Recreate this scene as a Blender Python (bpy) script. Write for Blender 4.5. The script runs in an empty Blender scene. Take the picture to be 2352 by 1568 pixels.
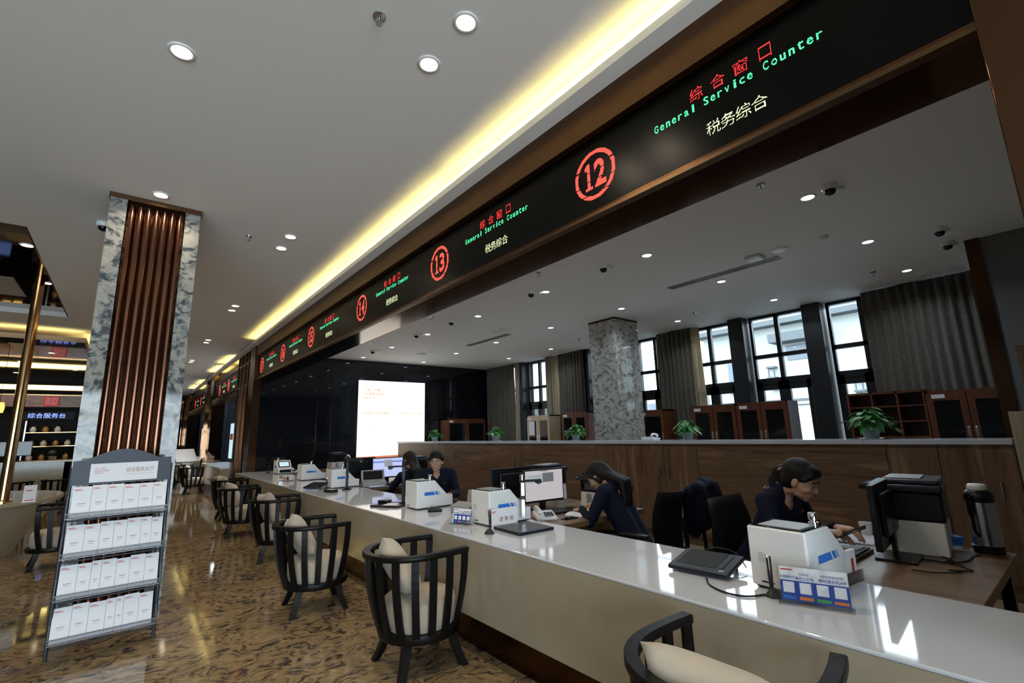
import bpy, bmesh, math, random
from mathutils import Vector, Matrix, Quaternion, noise
from mathutils.bvhtree import BVHTree
random.seed(7)
PI = math.pi
SC = bpy.context.scene
COL = SC.collection
V = Vector

# ------------------------------------------------------------------ camera, world, exposure
EYE = 1.45
cd = bpy.data.cameras.new('camera')
cd.sensor_width = 36.0
cd.lens = 36.0 * 1078.5 / 2352.0
cd.clip_start = 0.05
cam = bpy.data.objects.new('camera', cd)
COL.objects.link(cam)
yaw, pit, rol = 0.68189372, 0.19005413, -0.0281155
cy, sy = math.cos(yaw), math.sin(yaw)
fw = V((sy * math.cos(pit), cy * math.cos(pit), math.sin(pit)))
rt0 = V((cy, -sy, 0)); up0 = rt0.cross(fw)
rt = rt0 * math.cos(rol) + up0 * math.sin(rol)
up = -rt0 * math.sin(rol) + up0 * math.cos(rol)
cam.matrix_world = Matrix(((rt.x, up.x, -fw.x, 0), (rt.y, up.y, -fw.y, 0), (rt.z, up.z, -fw.z, EYE), (0, 0, 0, 1)))
SC.camera = cam

w = bpy.data.worlds.new('overcast_sky'); SC.world = w; w.use_nodes = True
bg = w.node_tree.nodes['Background']
bg.inputs[0].default_value = (0.76, 0.88, 1.0, 1); bg.inputs[1].default_value = 12.0

SC.view_settings.view_transform = 'Standard'
SC.view_settings.look = 'None'
SC.view_settings.exposure = -0.12
SC.view_settings.gamma = 1.0
SC.view_settings.use_curve_mapping = False

HALL_LAMP = 9.0      # watts per hall downlight
OFFICE_LAMP = 7.0
COVE = 13.0
WARM = (1.0, 0.84, 0.64); COOL = (0.78, 0.89, 1.0); COVEC = (1.0, 0.78, 0.24)

def area_light(name, loc, direction, sx, sy_, power, color, parent=None, shape='RECTANGLE', spread=180, zx=None):
    l = bpy.data.lights.new(name, 'AREA'); l.shape = shape; l.size = sx; l.size_y = sy_
    l.energy = power; l.color = color; l.spread = math.radians(spread)
    o = bpy.data.objects.new(name, l); COL.objects.link(o)
    d = V(direction).normalized()
    if zx is None:
        q = d.to_track_quat('-Z', 'Y')
    else:
        x = V(zx).normalized(); z = -d; y = z.cross(x)
        q = Matrix((x, y, z)).transposed().to_quaternion()
    o.rotation_mode = 'QUATERNION'; o.rotation_quaternion = q
    o.location = loc
    if parent: o.parent = parent
    return o

def portal(name, loc, direction, sx, sy_, zx):
    o = area_light(name, loc, direction, sx, sy_, 1, (1, 1, 1), zx=zx)
    o.data.cycles.is_portal = True
portal('daylight_windows', (9.05, 5.6, 1.7), (-1, 0, 0), 12.8, 3.4, (0, 1, 0))
portal('daylight_storefront', (-2.95, -5.2, 1.35), (0, 1, 0), 9.2, 2.7, (1, 0, 0))

# ------------------------------------------------------------------ materials
MATS = {}
def mat(name, color=(0.5, 0.5, 0.5), rough=0.5, metal=0.0, emit=None, estr=0.0, coat=0.0, spec=None, alpha=1.0, trans=0.0, ior=1.5, bump=0, bscale=50, sheen=0):
    if name in MATS: return MATS[name]
    m = bpy.data.materials.new(name); m.use_nodes = True
    nt = m.node_tree; b = nt.nodes['Principled BSDF']
    b.inputs['Base Color'].default_value = (*color, 1)
    b.inputs['Roughness'].default_value = rough
    b.inputs['Metallic'].default_value = metal
    b.inputs['IOR'].default_value = ior
    b.inputs['Coat Weight'].default_value = coat
    b.inputs['Coat Roughness'].default_value = 0.05
    b.inputs['Alpha'].default_value = alpha
    b.inputs['Transmission Weight'].default_value = trans
    if sheen: b.inputs['Sheen Weight'].default_value = sheen
    if spec is not None: b.inputs['Specular IOR Level'].default_value = spec
    if emit:
        b.inputs['Emission Color'].default_value = (*emit, 1); b.inputs['Emission Strength'].default_value = estr
    # every material is procedural: a faint noise on roughness and optional bump
    n = nt.nodes.new('ShaderNodeTexNoise'); n.inputs['Scale'].default_value = bscale
    tc = nt.nodes.new('ShaderNodeTexCoord'); nt.links.new(tc.outputs['Object'], n.inputs['Vector'])
    mr = nt.nodes.new('ShaderNodeMapRange')
    mr.inputs['To Min'].default_value = max(0, rough - 0.03); mr.inputs['To Max'].default_value = min(1, rough + 0.03)
    nt.links.new(n.outputs['Fac'], mr.inputs['Value']); nt.links.new(mr.outputs['Result'], b.inputs['Roughness'])
    if bump:
        bp = nt.nodes.new('ShaderNodeBump'); bp.inputs['Strength'].default_value = bump; bp.inputs['Distance'].default_value = 0.01
        nt.links.new(n.outputs['Fac'], bp.inputs['Height']); nt.links.new(bp.outputs['Normal'], b.inputs['Normal'])
    MATS[name] = m
    return m

def ramp(nt, stops):
    r = nt.nodes.new('ShaderNodeValToRGB'); e = r.color_ramp.elements
    while len(e) < len(stops): e.new(0.5)
    for i, (p, c) in enumerate(stops):
        e[i].position = p; e[i].color = (*c, 1)
    return r

def stone(name, scale, stretch, rot, stops, rough=0.1, tile=None, dist=1.5, fleck=None, coat=0.0):
    m = mat(name, rough=rough, coat=coat); nt = m.node_tree; b = nt.nodes['Principled BSDF']
    tc = nt.nodes.new('ShaderNodeTexCoord')
    mp = nt.nodes.new('ShaderNodeMapping'); mp.inputs['Rotation'].default_value = rot; mp.inputs['Scale'].default_value = stretch
    n1 = nt.nodes.new('ShaderNodeTexNoise'); n1.inputs['Scale'].default_value = scale * 0.22; n1.inputs['Detail'].default_value = 3
    ad = nt.nodes.new('ShaderNodeVectorMath'); ad.operation = 'MULTIPLY_ADD'
    ad.inputs[1].default_value = (dist, dist, dist)
    nt.links.new(tc.outputs['Object'], n1.inputs['Vector'])
    nt.links.new(n1.outputs['Color'], ad.inputs[0]); nt.links.new(tc.outputs['Object'], ad.inputs[2])
    nt.links.new(ad.outputs[0], mp.inputs['Vector'])
    n2 = nt.nodes.new('ShaderNodeTexNoise'); n2.inputs['Scale'].default_value = scale; n2.inputs['Detail'].default_value = 6; n2.inputs['Roughness'].default_value = 0.6
    nt.links.new(mp.outputs[0], n2.inputs['Vector'])
    r = ramp(nt, stops); nt.links.new(n2.outputs['Fac'], r.inputs[0])
    last = r.outputs[0]
    if tile:   # thin joints
        br = nt.nodes.new('ShaderNodeTexBrick'); br.offset = 0.0
        br.inputs['Scale'].default_value = 1.0; br.inputs['Mortar Size'].default_value = 0.002
        br.inputs['Brick Width'].default_value = tile[0]; br.inputs['Row Height'].default_value = tile[1]
        br.inputs['Color1'].default_value = (1, 1, 1, 1); br.inputs['Color2'].default_value = (0.86, 0.86, 0.86, 1); br.inputs['Mortar'].default_value = (0.45, 0.42, 0.38, 1)
        mp2 = nt.nodes.new('ShaderNodeMapping'); mp2.inputs['Location'].default_value = tile[2]; mp2.inputs['Rotation'].default_value = tile[3]
        nt.links.new(tc.outputs['Object'], mp2.inputs['Vector']); nt.links.new(mp2.outputs[0], br.inputs['Vector'])
        mx = nt.nodes.new('ShaderNodeMix'); mx.data_type = 'RGBA'; mx.blend_type = 'MULTIPLY'; mx.inputs[0].default_value = 1
        nt.links.new(last, mx.inputs[6]); nt.links.new(br.outputs['Color'], mx.inputs[7]); last = mx.outputs[2]
    nt.links.new(last, b.inputs['Base Color'])
    return m

def wood(name, c1, c2, axis, rough=0.4, scale=9.0):
    # grain runs along the given axis (object space)
    m = mat(name, rough=rough); nt = m.node_tree; b = nt.nodes['Principled BSDF']
    tc = nt.nodes.new('ShaderNodeTexCoord'); mp = nt.nodes.new('ShaderNodeMapping')
    s = [1.0, 1.0, 1.0]; s['xyz'.index(axis)] = 0.08
    mp.inputs['Scale'].default_value = s
    nt.links.new(tc.outputs['Object'], mp.inputs['Vector'])
    n = nt.nodes.new('ShaderNodeTexNoise'); n.inputs['Scale'].default_value = scale; n.inputs['Detail'].default_value = 7; n.inputs['Roughness'].default_value = 0.62
    n.inputs['Distortion'].default_value = 0.4
    nt.links.new(mp.outputs[0], n.inputs['Vector'])
    mid = tuple((a + b_) / 2 for a, b_ in zip(c1, c2))
    r = ramp(nt, [(0.36, c1), (0.48, mid), (0.53, tuple(v * 0.75 for v in mid)), (0.64, c2)])
    nt.links.new(n.outputs['Fac'], r.inputs[0]); nt.links.new(r.outputs[0], b.inputs['Base Color'])
    return m

def curtain_mat(name, c1, c2, trans=0.25):
    m = bpy.data.materials.new(name); m.use_nodes = True; nt = m.node_tree
    b = nt.nodes['Principled BSDF']; out = nt.nodes['Material Output']
    b.inputs['Roughness'].default_value = 0.7; b.inputs['Sheen Weight'].default_value = 0.3
    tc = nt.nodes.new('ShaderNodeTexCoord')
    v = nt.nodes.new('ShaderNodeTexVoronoi'); v.inputs['Scale'].default_value = 4.5
    mp = nt.nodes.new('ShaderNodeMapping'); mp.inputs['Scale'].default_value = (0.2, 1, 0.8)
    nt.links.new(tc.outputs['Object'], mp.inputs['Vector']); nt.links.new(mp.outputs[0], v.inputs['Vector'])
    mm = nt.nodes.new('ShaderNodeMath'); mm.operation = 'SINE'
    m2 = nt.nodes.new('ShaderNodeMath'); m2.operation = 'MULTIPLY'; m2.inputs[1].default_value = 40
    nt.links.new(v.outputs['Distance'], m2.inputs[0]); nt.links.new(m2.outputs[0], mm.inputs[0])
    r = ramp(nt, [(0.2, c1), (0.8, c2)]); nt.links.new(mm.outputs[0], r.inputs[0])
    nt.links.new(r.outputs[0], b.inputs['Base Color'])
    t = nt.nodes.new('ShaderNodeBsdfTranslucent'); nt.links.new(r.outputs[0], t.inputs['Color'])
    mx = nt.nodes.new('ShaderNodeMixShader'); mx.inputs[0].default_value = trans
    nt.links.new(b.outputs[0], mx.inputs[1]); nt.links.new(t.outputs[0], mx.inputs[2]); nt.links.new(mx.outputs[0], out.inputs['Surface'])
    return m

M = {}
M['ceiling'] = mat('white_plaster', (0.84, 0.83, 0.81), 0.85, bump=0.02, bscale=120)
M['oceiling'] = mat('office_plaster', (0.86, 0.87, 0.88), 0.7)
M['bronze'] = mat('brushed_bronze', (0.10, 0.05, 0.025), 0.24, 1.0)
M['bronze_light'] = mat('satin_bronze', (0.14, 0.078, 0.042), 0.40, 1.0)
M['bronze_mirror'] = mat('bronze_mirror', (0.20, 0.12, 0.07), 0.04, 1.0)
M['tube'] = mat('bronze_tube', (0.20, 0.095, 0.06), 0.20, 1.0)
M['brass'] = mat('polished_brass', (0.55, 0.32, 0.14), 0.15, 1.0)
M['black_glass'] = mat('black_glass_panel', (0.008, 0.009, 0.012), 0.04, spec=0.45)
M['led_black'] = mat('led_screen_black', (0.003, 0.003, 0.0025), 0.30, spec=0.10)
M['quartz'] = mat('white_quartz', (0.60, 0.63, 0.68), 0.05, coat=0.0, bscale=400)
M['apron'] = stone('cream_marble_apron', 2.2, (1, 1, 1), (0, 0, 0), [(0.3, (0.33, 0.28, 0.20)), (0.6, (0.39, 0.335, 0.25)), (0.75, (0.42, 0.37, 0.285))], 0.12, dist=0.4)
M['floor'] = stone('polished_granite', 12.0, (0.55, 1.8, 1.0), (0, 0, 1.1), [(0.35, (0.05, 0.045, 0.045)), (0.42, (0.095, 0.075, 0.06)), (0.47, (0.25, 0.175, 0.095)), (0.60, (0.33, 0.24, 0.13)), (0.75, (0.42, 0.35, 0.24))], 0.07,
    tile=(2.4, 2.4, (0.9, 0.35, 0), (0, 0, 0)), dist=.9)
M['marble'] = stone('grey_veined_marble', 12.0, (1.0, 1.0, 1.3), (0.7, 0.5, 0.3), [(0.38, (0.05, 0.058, 0.065)), (0.455, (0.14, 0.155, 0.16)), (0.51, (0.27, 0.27, 0.25)), (0.62, (0.34, 0.325, 0.285)), (0.8, (0.42, 0.40, 0.36))], 0.06, dist=0.5)
M['office_floor'] = wood('laminate_floor', (0.30, 0.21, 0.13), (0.46, 0.35, 0.23), 'y', 0.3)
M['wood_v'] = wood('walnut_upright_grain', (0.095, 0.048, 0.023), (0.27, 0.152, 0.08), 'z', 0.42)
M['wood_h'] = wood('walnut_level_grain', (0.095, 0.048, 0.023), (0.27, 0.152, 0.08), 'y', 0.42)
M['desk'] = wood('desk_walnut', (0.10, 0.05, 0.022), (0.34, 0.21, 0.11), 'y', 0.35, 6)
M['redwood'] = wood('red_cabinet_wood', (0.10, 0.028, 0.010), (0.17, 0.055, 0.022), 'z', 0.35)
M['palewood'] = wood('pale_cabinet_wood', (0.50, 0.38, 0.24), (0.62, 0.50, 0.34), 'z', 0.4)
M['black_wood'] = mat('black_lacquered_wood', (0.006, 0.005, 0.005), 0.38, spec=0.18)
M['linen'] = mat('cream_linen', (0.47, 0.39, 0.295), 0.85, bump=0.07, bscale=260, sheen=0.3)
M['black_plastic'] = mat('black_plastic', (0.008, 0.008, 0.010), 0.35, spec=0.3)
M['dark_plastic'] = mat('dark_blue_black_plastic', (0.012, 0.014, 0.024), 0.3, spec=0.35)
M['mesh_black'] = mat('black_mesh_fabric', (0.005, 0.005, 0.006), 0.8, spec=0.15)
M['white_plastic'] = mat('white_enamel', (0.78, 0.78, 0.77), 0.3)
M['grey_plastic'] = mat('grey_plastic', (0.32, 0.33, 0.34), 0.4)
M['slate'] = mat('slate_grey_steel', (0.035, 0.042, 0.058), 0.45, 0.2)
M['pillar_marble'] = stone('warm_grey_marble', 11.0, (1.0, 1.0, 1.5), (0.7, 0.5, 0.3), [(0.34, (0.13, 0.14, 0.14)), (0.43, (0.26, 0.27, 0.26)), (0.51, (0.44, 0.43, 0.39)), (0.62, (0.52, 0.50, 0.43)), (0.8, (0.60, 0.57, 0.50))], 0.05, dist=0.5)
M['rack_wire'] = mat('grey_rack_wire', (0.20, 0.21, 0.24), 0.4, 0.3)
M['chrome'] = mat('chrome', (0.85, 0.85, 0.87), 0.08, 1.0)
M['steel'] = mat('brushed_steel', (0.55, 0.55, 0.56), 0.22, 1.0)
M['paper'] = mat('white_paper', (0.82, 0.82, 0.85), 0.8)
M['blue'] = mat('blue_print', (0.03, 0.18, 0.62), 0.4)
M['darkblue'] = mat('deep_blue_card', (0.01, 0.06, 0.33), 0.4)
M['orange'] = mat('orange_print', (0.8, 0.2, 0.03), 0.5)
M['green'] = mat('green_print', (0.05, 0.35, 0.08), 0.5)
M['red'] = mat('red_print', (0.55, 0.03, 0.02), 0.5)
M['faintgrey'] = mat('faint_grey_print', (0.42, 0.42, 0.46), 0.6)
M['brownp'] = mat('brown_print', (0.35, 0.16, 0.10), 0.6)
def clear_mat(name, tint, gloss, rough, bump=0):
    m = bpy.data.materials.new(name); m.use_nodes = True; nt = m.node_tree
    nt.nodes.remove(nt.nodes['Principled BSDF']); out = nt.nodes['Material Output']
    t = nt.nodes.new('ShaderNodeBsdfTransparent'); t.inputs[0].default_value = (*tint, 1)
    g = nt.nodes.new('ShaderNodeBsdfGlossy'); g.inputs['Roughness'].default_value = rough
    fr = nt.nodes.new('ShaderNodeFresnel'); fr.inputs[0].default_value = 1.45
    mu = nt.nodes.new('ShaderNodeMath'); mu.operation = 'MULTIPLY'; mu.inputs[1].default_value = gloss
    nt.links.new(fr.outputs[0], mu.inputs[0])
    mx = nt.nodes.new('ShaderNodeMixShader'); nt.links.new(mu.outputs[0], mx.inputs[0])
    nt.links.new(t.outputs[0], mx.inputs[1]); nt.links.new(g.outputs[0], mx.inputs[2]); nt.links.new(mx.outputs[0], out.inputs['Surface'])
    if bump:
        n = nt.nodes.new('ShaderNodeTexNoise'); n.inputs['Scale'].default_value = 55
        bp = nt.nodes.new('ShaderNodeBump'); bp.inputs['Strength'].default_value = bump
        nt.links.new(n.outputs['Fac'], bp.inputs['Height']); nt.links.new(bp.outputs[0], g.inputs['Normal'])
    MATS[name] = m
    return m
M['acrylic'] = clear_mat('clear_acrylic', (0.985, 0.99, 0.99), 0.9, 0.03)
M['wrap'] = clear_mat('clear_plastic_wrap', (0.995, 0.995, 0.995), 0.7, 0.10, 1.0)
M['window_glass'] = clear_mat('window_glass', (0.96, 0.99, 0.99), 0.9, 0.0)
M['cab_glass'] = mat('dark_cabinet_glass', (0.008, 0.008, 0.008), 0.08, spec=0.25)
M['frame_black'] = mat('black_window_frame', (0.012, 0.014, 0.017), 0.35)
M['grey_wall'] = mat('grey_wall_paint', (0.17, 0.17, 0.165), 0.8)
M['skin'] = mat('skin', (0.52, 0.30, 0.20), 0.5, spec=0.35)
M['lips'] = mat('lips', (0.40, 0.14, 0.11), 0.5)
M['hair'] = mat('black_hair', (0.006, 0.005, 0.005), 0.5, spec=0.25, bump=0.3, bscale=150)
M['brown_hair'] = mat('dark_brown_hair', (0.016, 0.009, 0.006), 0.5, spec=0.25, bump=0.3, bscale=150)
M['navy'] = mat('navy_wool', (0.006, 0.008, 0.022), 0.85, spec=0.2, bump=0.1, bscale=200)
M['trousers'] = mat('black_cloth', (0.008, 0.008, 0.01), 0.85)
M['eye_white'] = mat('eye_white', (0.7, 0.7, 0.68), 0.3)
M['leaf'] = mat('green_leaf', (0.05, 0.22, 0.04), 0.35, spec=0.5)
M['leafstem'] = mat('leaf_stem', (0.06, 0.2, 0.04), 0.5)
M['soil'] = mat('potting_soil', (0.03, 0.02, 0.012), 0.9)
M['pot'] = mat('pale_green_pot', (0.26, 0.34, 0.32), 0.35)
M['curtain'] = curtain_mat('patterned_brown_curtain', (0.10, 0.085, 0.066), (0.125, 0.107, 0.085), 0.16)
M['sheer'] = curtain_mat('cream_curtain_lining', (0.55, 0.47, 0.34), (0.62, 0.54, 0.40), 0.5)
M['facade'] = mat('pale_facade', (0.30, 0.315, 0.30), 0.8)
M['facade_grey'] = mat('facade_grey_trim', (0.07, 0.08, 0.085), 0.8)
M['facade_window'] = mat('facade_window', (0.07, 0.09, 0.11), 0.2)
M['lamp_warm'] = mat('warm_lamp_lens', (1, 1, 1), 0.5, emit=(1.0, 0.86, 0.62), estr=16)
M['lamp_cool'] = mat('cool_lamp_lens', (1, 1, 1), 0.5, emit=(0.80, 0.90, 1.0), estr=14)
M['cove_strip'] = mat('cove_led_strip', (1, 1, 1), 0.5, emit=COVEC, estr=7)
M['led_red'] = mat('led_red', (0.1, 0, 0), 0.5, emit=(1.0, 0.035, 0.035), estr=2.6)
M['led_salmon'] = mat('led_ring_red', (0.1, 0, 0), 0.5, emit=(1.0, 0.10, 0.07), estr=1.9)
M['led_green'] = mat('led_green', (0, 0.1, 0), 0.5, emit=(0.10, 1.0, 0.42), estr=2.0)
M['led_yellow'] = mat('led_white_yellow', (0.1, 0.1, 0), 0.5, emit=(0.86, 1.0, 0.55), estr=2.2)
M['led_blue'] = mat('led_blue', (0, 0, 0.1), 0.5, emit=(0.25, 0.35, 1.0), estr=2.5)
M['poster'] = mat('backlit_poster', (1, 1, 1), 0.5, emit=(1.0, 0.94, 0.80), estr=1.12)
M['poster_red'] = mat('backlit_red_print', (1, 0.3, 0.2), 0.5, emit=(1.0, 0.33, 0.14), estr=0.55)
M['poster_faint'] = mat('backlit_faint_print', (1, 0.8, 0.6), 0.5, emit=(1.0, 0.70, 0.42), estr=0.6)
M['screen_blue'] = mat('lit_screen_lavender', (0.1, 0.1, 0.1), 0.3, emit=(0.55, 0.62, 1.0), estr=1.0)
M['screen_band'] = mat('lit_screen_blue_bar', (0.1, 0.1, 0.1), 0.3, emit=(0.10, 0.22, 0.75), estr=0.8)
M['screen_grey'] = mat('lit_screen_pale_grey', (0.1, 0.1, 0.1), 0.3, emit=(0.60, 0.56, 0.58), estr=0.85)
M['screen_cyan'] = mat('lit_screen_cyan', (0.1, 0.1, 0.1), 0.3, emit=(0.62, 0.85, 0.95), estr=1.0)
M['screen_dim'] = mat('dim_screen', (0.03, 0.035, 0.035), 0.15)
M['gold'] = mat('gold_ceramic', (0.60, 0.38, 0.12), 0.3, 0.4)
M['copper_panel'] = stone('copper_stone_panel', 3.0, (1, 1, 3), (0, 0, 0), [(0.3, (0.10, 0.045, 0.02)), (0.55, (0.24, 0.11, 0.05)), (0.75, (0.34, 0.18, 0.09))], 0.2, dist=0.3)

# ------------------------------------------------------------------ mesh helpers
class MB:
    def __init__(s): s.bm = bmesh.new()
    def box(s, x0, y0, z0, x1, y1, z1, bev=0, seg=2, mtx=None):
        r = bmesh.ops.create_cube(s.bm, size=1)
        vs = r['verts']
        for v in vs:
            v.co = V((x0 + (v.co.x + .5) * (x1 - x0), y0 + (v.co.y + .5) * (y1 - y0), z0 + (v.co.z + .5) * (z1 - z0)))
        if bev:
            es = list({e for v in vs for e in v.link_edges})
            rr = bmesh.ops.bevel(s.bm, geom=es, offset=min(bev, 0.49 * min(abs(x1 - x0), abs(y1 - y0), abs(z1 - z0))), segments=seg, profile=0.5, affect='EDGES')
            vs = list({v for f in rr['faces'] for v in f.verts} | {v for v in vs if v.is_valid})
        if mtx is not None:
            for v in vs: v.co = mtx @ v.co
        return s
    def cyl(s, p0, p1, r0, r1=None, seg=16, caps=True):
        p0 = V(p0); p1 = V(p1); r1 = r0 if r1 is None else r1
        d = p1 - p0; L = d.length
        if L < 1e-6: return s
        mt = Matrix.Translation((p0 + p1) / 2) @ d.to_track_quat('Z', 'Y').to_matrix().to_4x4()
        bmesh.ops.create_cone(s.bm, cap_ends=caps, segments=seg, radius1=r0, radius2=r1, depth=L, matrix=mt)
        return s
    def sph(s, c, r, seg=16, rings=10, sc=(1, 1, 1), q=None):
        mt = Matrix.Translation(V(c)) @ (q.to_matrix().to_4x4() if q else Matrix()) @ Matrix.Diagonal((*sc, 1))
        bmesh.ops.create_uvsphere(s.bm, u_segments=seg, v_segments=rings, radius=r, matrix=mt)
        return s
    def tube(s, pts, r, seg=8, rect=None):
        # swept tube; rect=(w,h) gives a bar: w across (horizontal), h along the local up
        pts = [V(p) for p in pts]; rings = []
        for i, p in enumerate(pts):
            a = pts[max(0, i - 1)]; b = pts[min(len(pts) - 1, i + 1)]
            t = (b - a).normalized()
            ref = V((0, 0, 1)) if abs(t.z) < 0.95 else V((1, 0, 0))
            n = t.cross(ref).normalized(); u = n.cross(t).normalized()
            rr = r[i] if isinstance(r, (list, tuple)) else r
            if rect:
                ring = [s.bm.verts.new(p + n * sx * rect[0] / 2 + u * sz * rect[1] / 2) for sx, sz in ((-1, -1), (1, -1), (1, 1), (-1, 1))]
            else:
                ring = [s.bm.verts.new(p + n * rr * math.cos(2 * PI * k / seg) + u * rr * math.sin(2 * PI * k / seg)) for k in range(seg)]
            rings.append(ring)
        n = len(rings[0])
        for a, b in zip(rings, rings[1:]):
            for k in range(n):
                s.bm.faces.new((a[k], a[(k + 1) % n], b[(k + 1) % n], b[k]))
        s.bm.faces.new(rings[0][::-1]); s.bm.faces.new(rings[-1])
        return s
    def lathe(s, prof, c=(0, 0, 0), seg=24, mtx=None):
        rings = []
        for r, z in prof:
            if r < 1e-5:
                rings.append([s.bm.verts.new(V((c[0], c[1], c[2] + z)))])
            else:
                rings.append([s.bm.verts.new(V((c[0] + r * math.cos(2 * PI * k / seg), c[1] + r * math.sin(2 * PI * k / seg), c[2] + z))) for k in range(seg)])
        for a, b in zip(rings, rings[1:]):
            for k in range(seg):
                va = [a[k % len(a)], a[(k + 1) % len(a)], b[(k + 1) % len(b)], b[k % len(b)]]
                va = [v for i, v in enumerate(va) if v not in va[:i]]
                if len(va) > 2:
                    try: s.bm.faces.new(va)
                    except ValueError: pass
        if mtx is not None:
            for rg in rings:
                for v in rg: v.co = mtx @ v.co
        return s
    def prism(s, poly, axis, a, b, bev=0):
        # polygon in the plane perpendicular to axis, extruded a..b ; poly coords are the other two axes in xyz order
        def mk(p, t):
            return {'x': V((t, p[0], p[1])), 'y': V((p[0], t, p[1])), 'z': V((p[0], p[1], t))}[axis]
        A = [s.bm.verts.new(mk(p, a)) for p in poly]; B = [s.bm.verts.new(mk(p, b)) for p in poly]
        fs = [s.bm.faces.new(A[::-1]), s.bm.faces.new(B)]
        n = len(poly)
        for i in range(n): fs.append(s.bm.faces.new((A[i], A[(i + 1) % n], B[(i + 1) % n], B[i])))
        if bev:
            es = list({e for f in fs for e in f.edges})
            bmesh.ops.bevel(s.bm, geom=es, offset=bev, segments=2, profile=0.5, affect='EDGES')
        return s
    def capsule(s, p0, r0, p1, r1, sc=None):
        bm2 = bmesh.new()
        for p, r in ((p0, r0), (p1, r1)):
            bmesh.ops.create_icosphere(bm2, subdivisions=2, radius=r, matrix=Matrix.Translation(V(p)))
        for f in bm2.faces[:]: bm2.faces.remove(f)
        for e in bm2.edges[:]: bm2.edges.remove(e)
        bmesh.ops.convex_hull(bm2, input=bm2.verts[:])
        for v in [v for v in bm2.verts if not v.link_faces]: bm2.verts.remove(v)
        tmp = bpy.data.meshes.new('tmp'); bm2.to_mesh(tmp); bm2.free(); s.bm.from_mesh(tmp); bpy.data.meshes.remove(tmp)
        return s
    def xf(s, mtx):
        for v in s.bm.verts: v.co = mtx @ v.co
        return s
    def build(s, name, m, parent=None, smooth=False, loc=None, rz=0):
        bmesh.ops.recalc_face_normals(s.bm, faces=s.bm.faces)
        if smooth:      # round things smooth, flat faces flat
            for e in s.bm.edges:
                if len(e.link_faces) == 2:
                    a, b = e.link_faces; an = e.calc_face_angle(0); aa, ab = a.calc_area(), b.calc_area()
                    if an > math.radians(50) or (an > math.radians(8) and max(aa, ab) > 6 * min(aa, ab)): e.smooth = False
        me = bpy.data.meshes.new(name); s.bm.to_mesh(me); s.bm.free()
        me.materials.append(m)
        if smooth:
            for p in me.polygons: p.use_smooth = True
        o = bpy.data.objects.new(name, me); COL.objects.link(o)
        if parent: o.parent = parent
        if loc: o.location = loc
        if rz: o.rotation_euler.z = rz
        return o

def thing(name, label, cat, loc=(0, 0, 0), rz=0, group=None):
    o = bpy.data.objects.new(name, None); COL.objects.link(o); o.empty_display_size = 0.1
    o.location = loc; o.rotation_euler = (0, 0, rz)
    o['label'] = label; o['category'] = cat
    if group: o['group'] = group
    return o
def tag(o, label, cat, group=None, kind=None):
    o['label'] = label; o['category'] = cat
    if group: o['group'] = group
    if kind: o['kind'] = kind
    return o
def struct(o):
    o['kind'] = 'structure'; return o
def copy_tree(o, parent=None):
    c = o.copy(); COL.objects.link(c)
    if parent: c.parent = parent
    for ch in list(o.children): copy_tree(ch, c)
    return c
def place(o, loc, rz, label, group=None):
    o.location = loc; o.rotation_euler = (0, 0, rz); o['label'] = label
    if group: o['group'] = group
    return o
def box(name, m, x0, y0, z0, x1, y1, z1, parent=None, bev=0):
    return MB().box(x0, y0, z0, x1, y1, z1, bev).build(name, m, parent, smooth=bool(bev))

_TC = {}
def text_mesh(body, size=1.0, off=0.0):
    k = (body, size, off)
    if k in _TC: return _TC[k]
    c = bpy.data.curves.new('txt', 'FONT'); c.body = body; c.size = size; c.align_x = 'CENTER'; c.align_y = 'CENTER'; c.offset = off
    c.resolution_u = 3
    o = bpy.data.objects.new('txt', c); COL.objects.link(o)
    dg = bpy.context.evaluated_depsgraph_get(); dg.update()
    me = bpy.data.meshes.new_from_object(o.evaluated_get(dg), depsgraph=dg)
    bpy.data.objects.remove(o); bpy.data.curves.remove(c)
    _TC[k] = me
    return me
def frame_mtx(origin, xdir, ydir):
    x = V(xdir).normalized(); y = V(ydir).normalized(); z = x.cross(y)
    m = Matrix((x, y, z)).transposed().to_4x4(); m.translation = V(origin); return m
def lettering(body, origin, xdir, ydir, height, m, parent=None, name='lettering', fit=None, off=0.0, align='c'):
    me = text_mesh(body, 1.0, off).copy()
    xs = [v.co.x for v in me.vertices]; ys = [v.co.y for v in me.vertices]
    if not xs: return None
    w_ = max(xs) - min(xs); h_ = max(ys) - min(ys)
    cx = (max(xs) + min(xs)) / 2; cy_ = (max(ys) + min(ys)) / 2
    sy_ = height / h_; sx = sy_ if fit is None else fit / w_
    if align == 'l': cx = min(xs)
    mt = frame_mtx(origin, xdir, ydir)
    for v in me.vertices: v.co = mt @ V(((v.co.x - cx) * sx, (v.co.y - cy_) * sy_, 0))
    me.materials.clear(); me.materials.append(m)
    o = bpy.data.objects.new(name, me); COL.objects.link(o)
    if parent: o.parent = parent
    return o

def led_cells(body, nx, ny, off=0.0):
    """rasterise one glyph string into an nx by ny grid of lit cells"""
    me = text_mesh(body, 1.0, off)
    if not me.vertices: return []
    xs = [v.co.x for v in me.vertices]; ys = [v.co.y for v in me.vertices]
    x0, x1, y0, y1 = min(xs), max(xs), min(ys), max(ys)
    bvh = BVHTree.FromPolygons([v.co.copy() for v in me.vertices], [tuple(p.vertices) for p in me.polygons])
    out = []
    for i in range(nx):
        for j in range(ny):
            p = V((x0 + (i + .5) / nx * (x1 - x0), y0 + (j + .5) / ny * (y1 - y0), 1))
            h = bvh.ray_cast(p, V((0, 0, -1)))
            if h[0] is not None: out.append((i, j))
    return out

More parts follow.
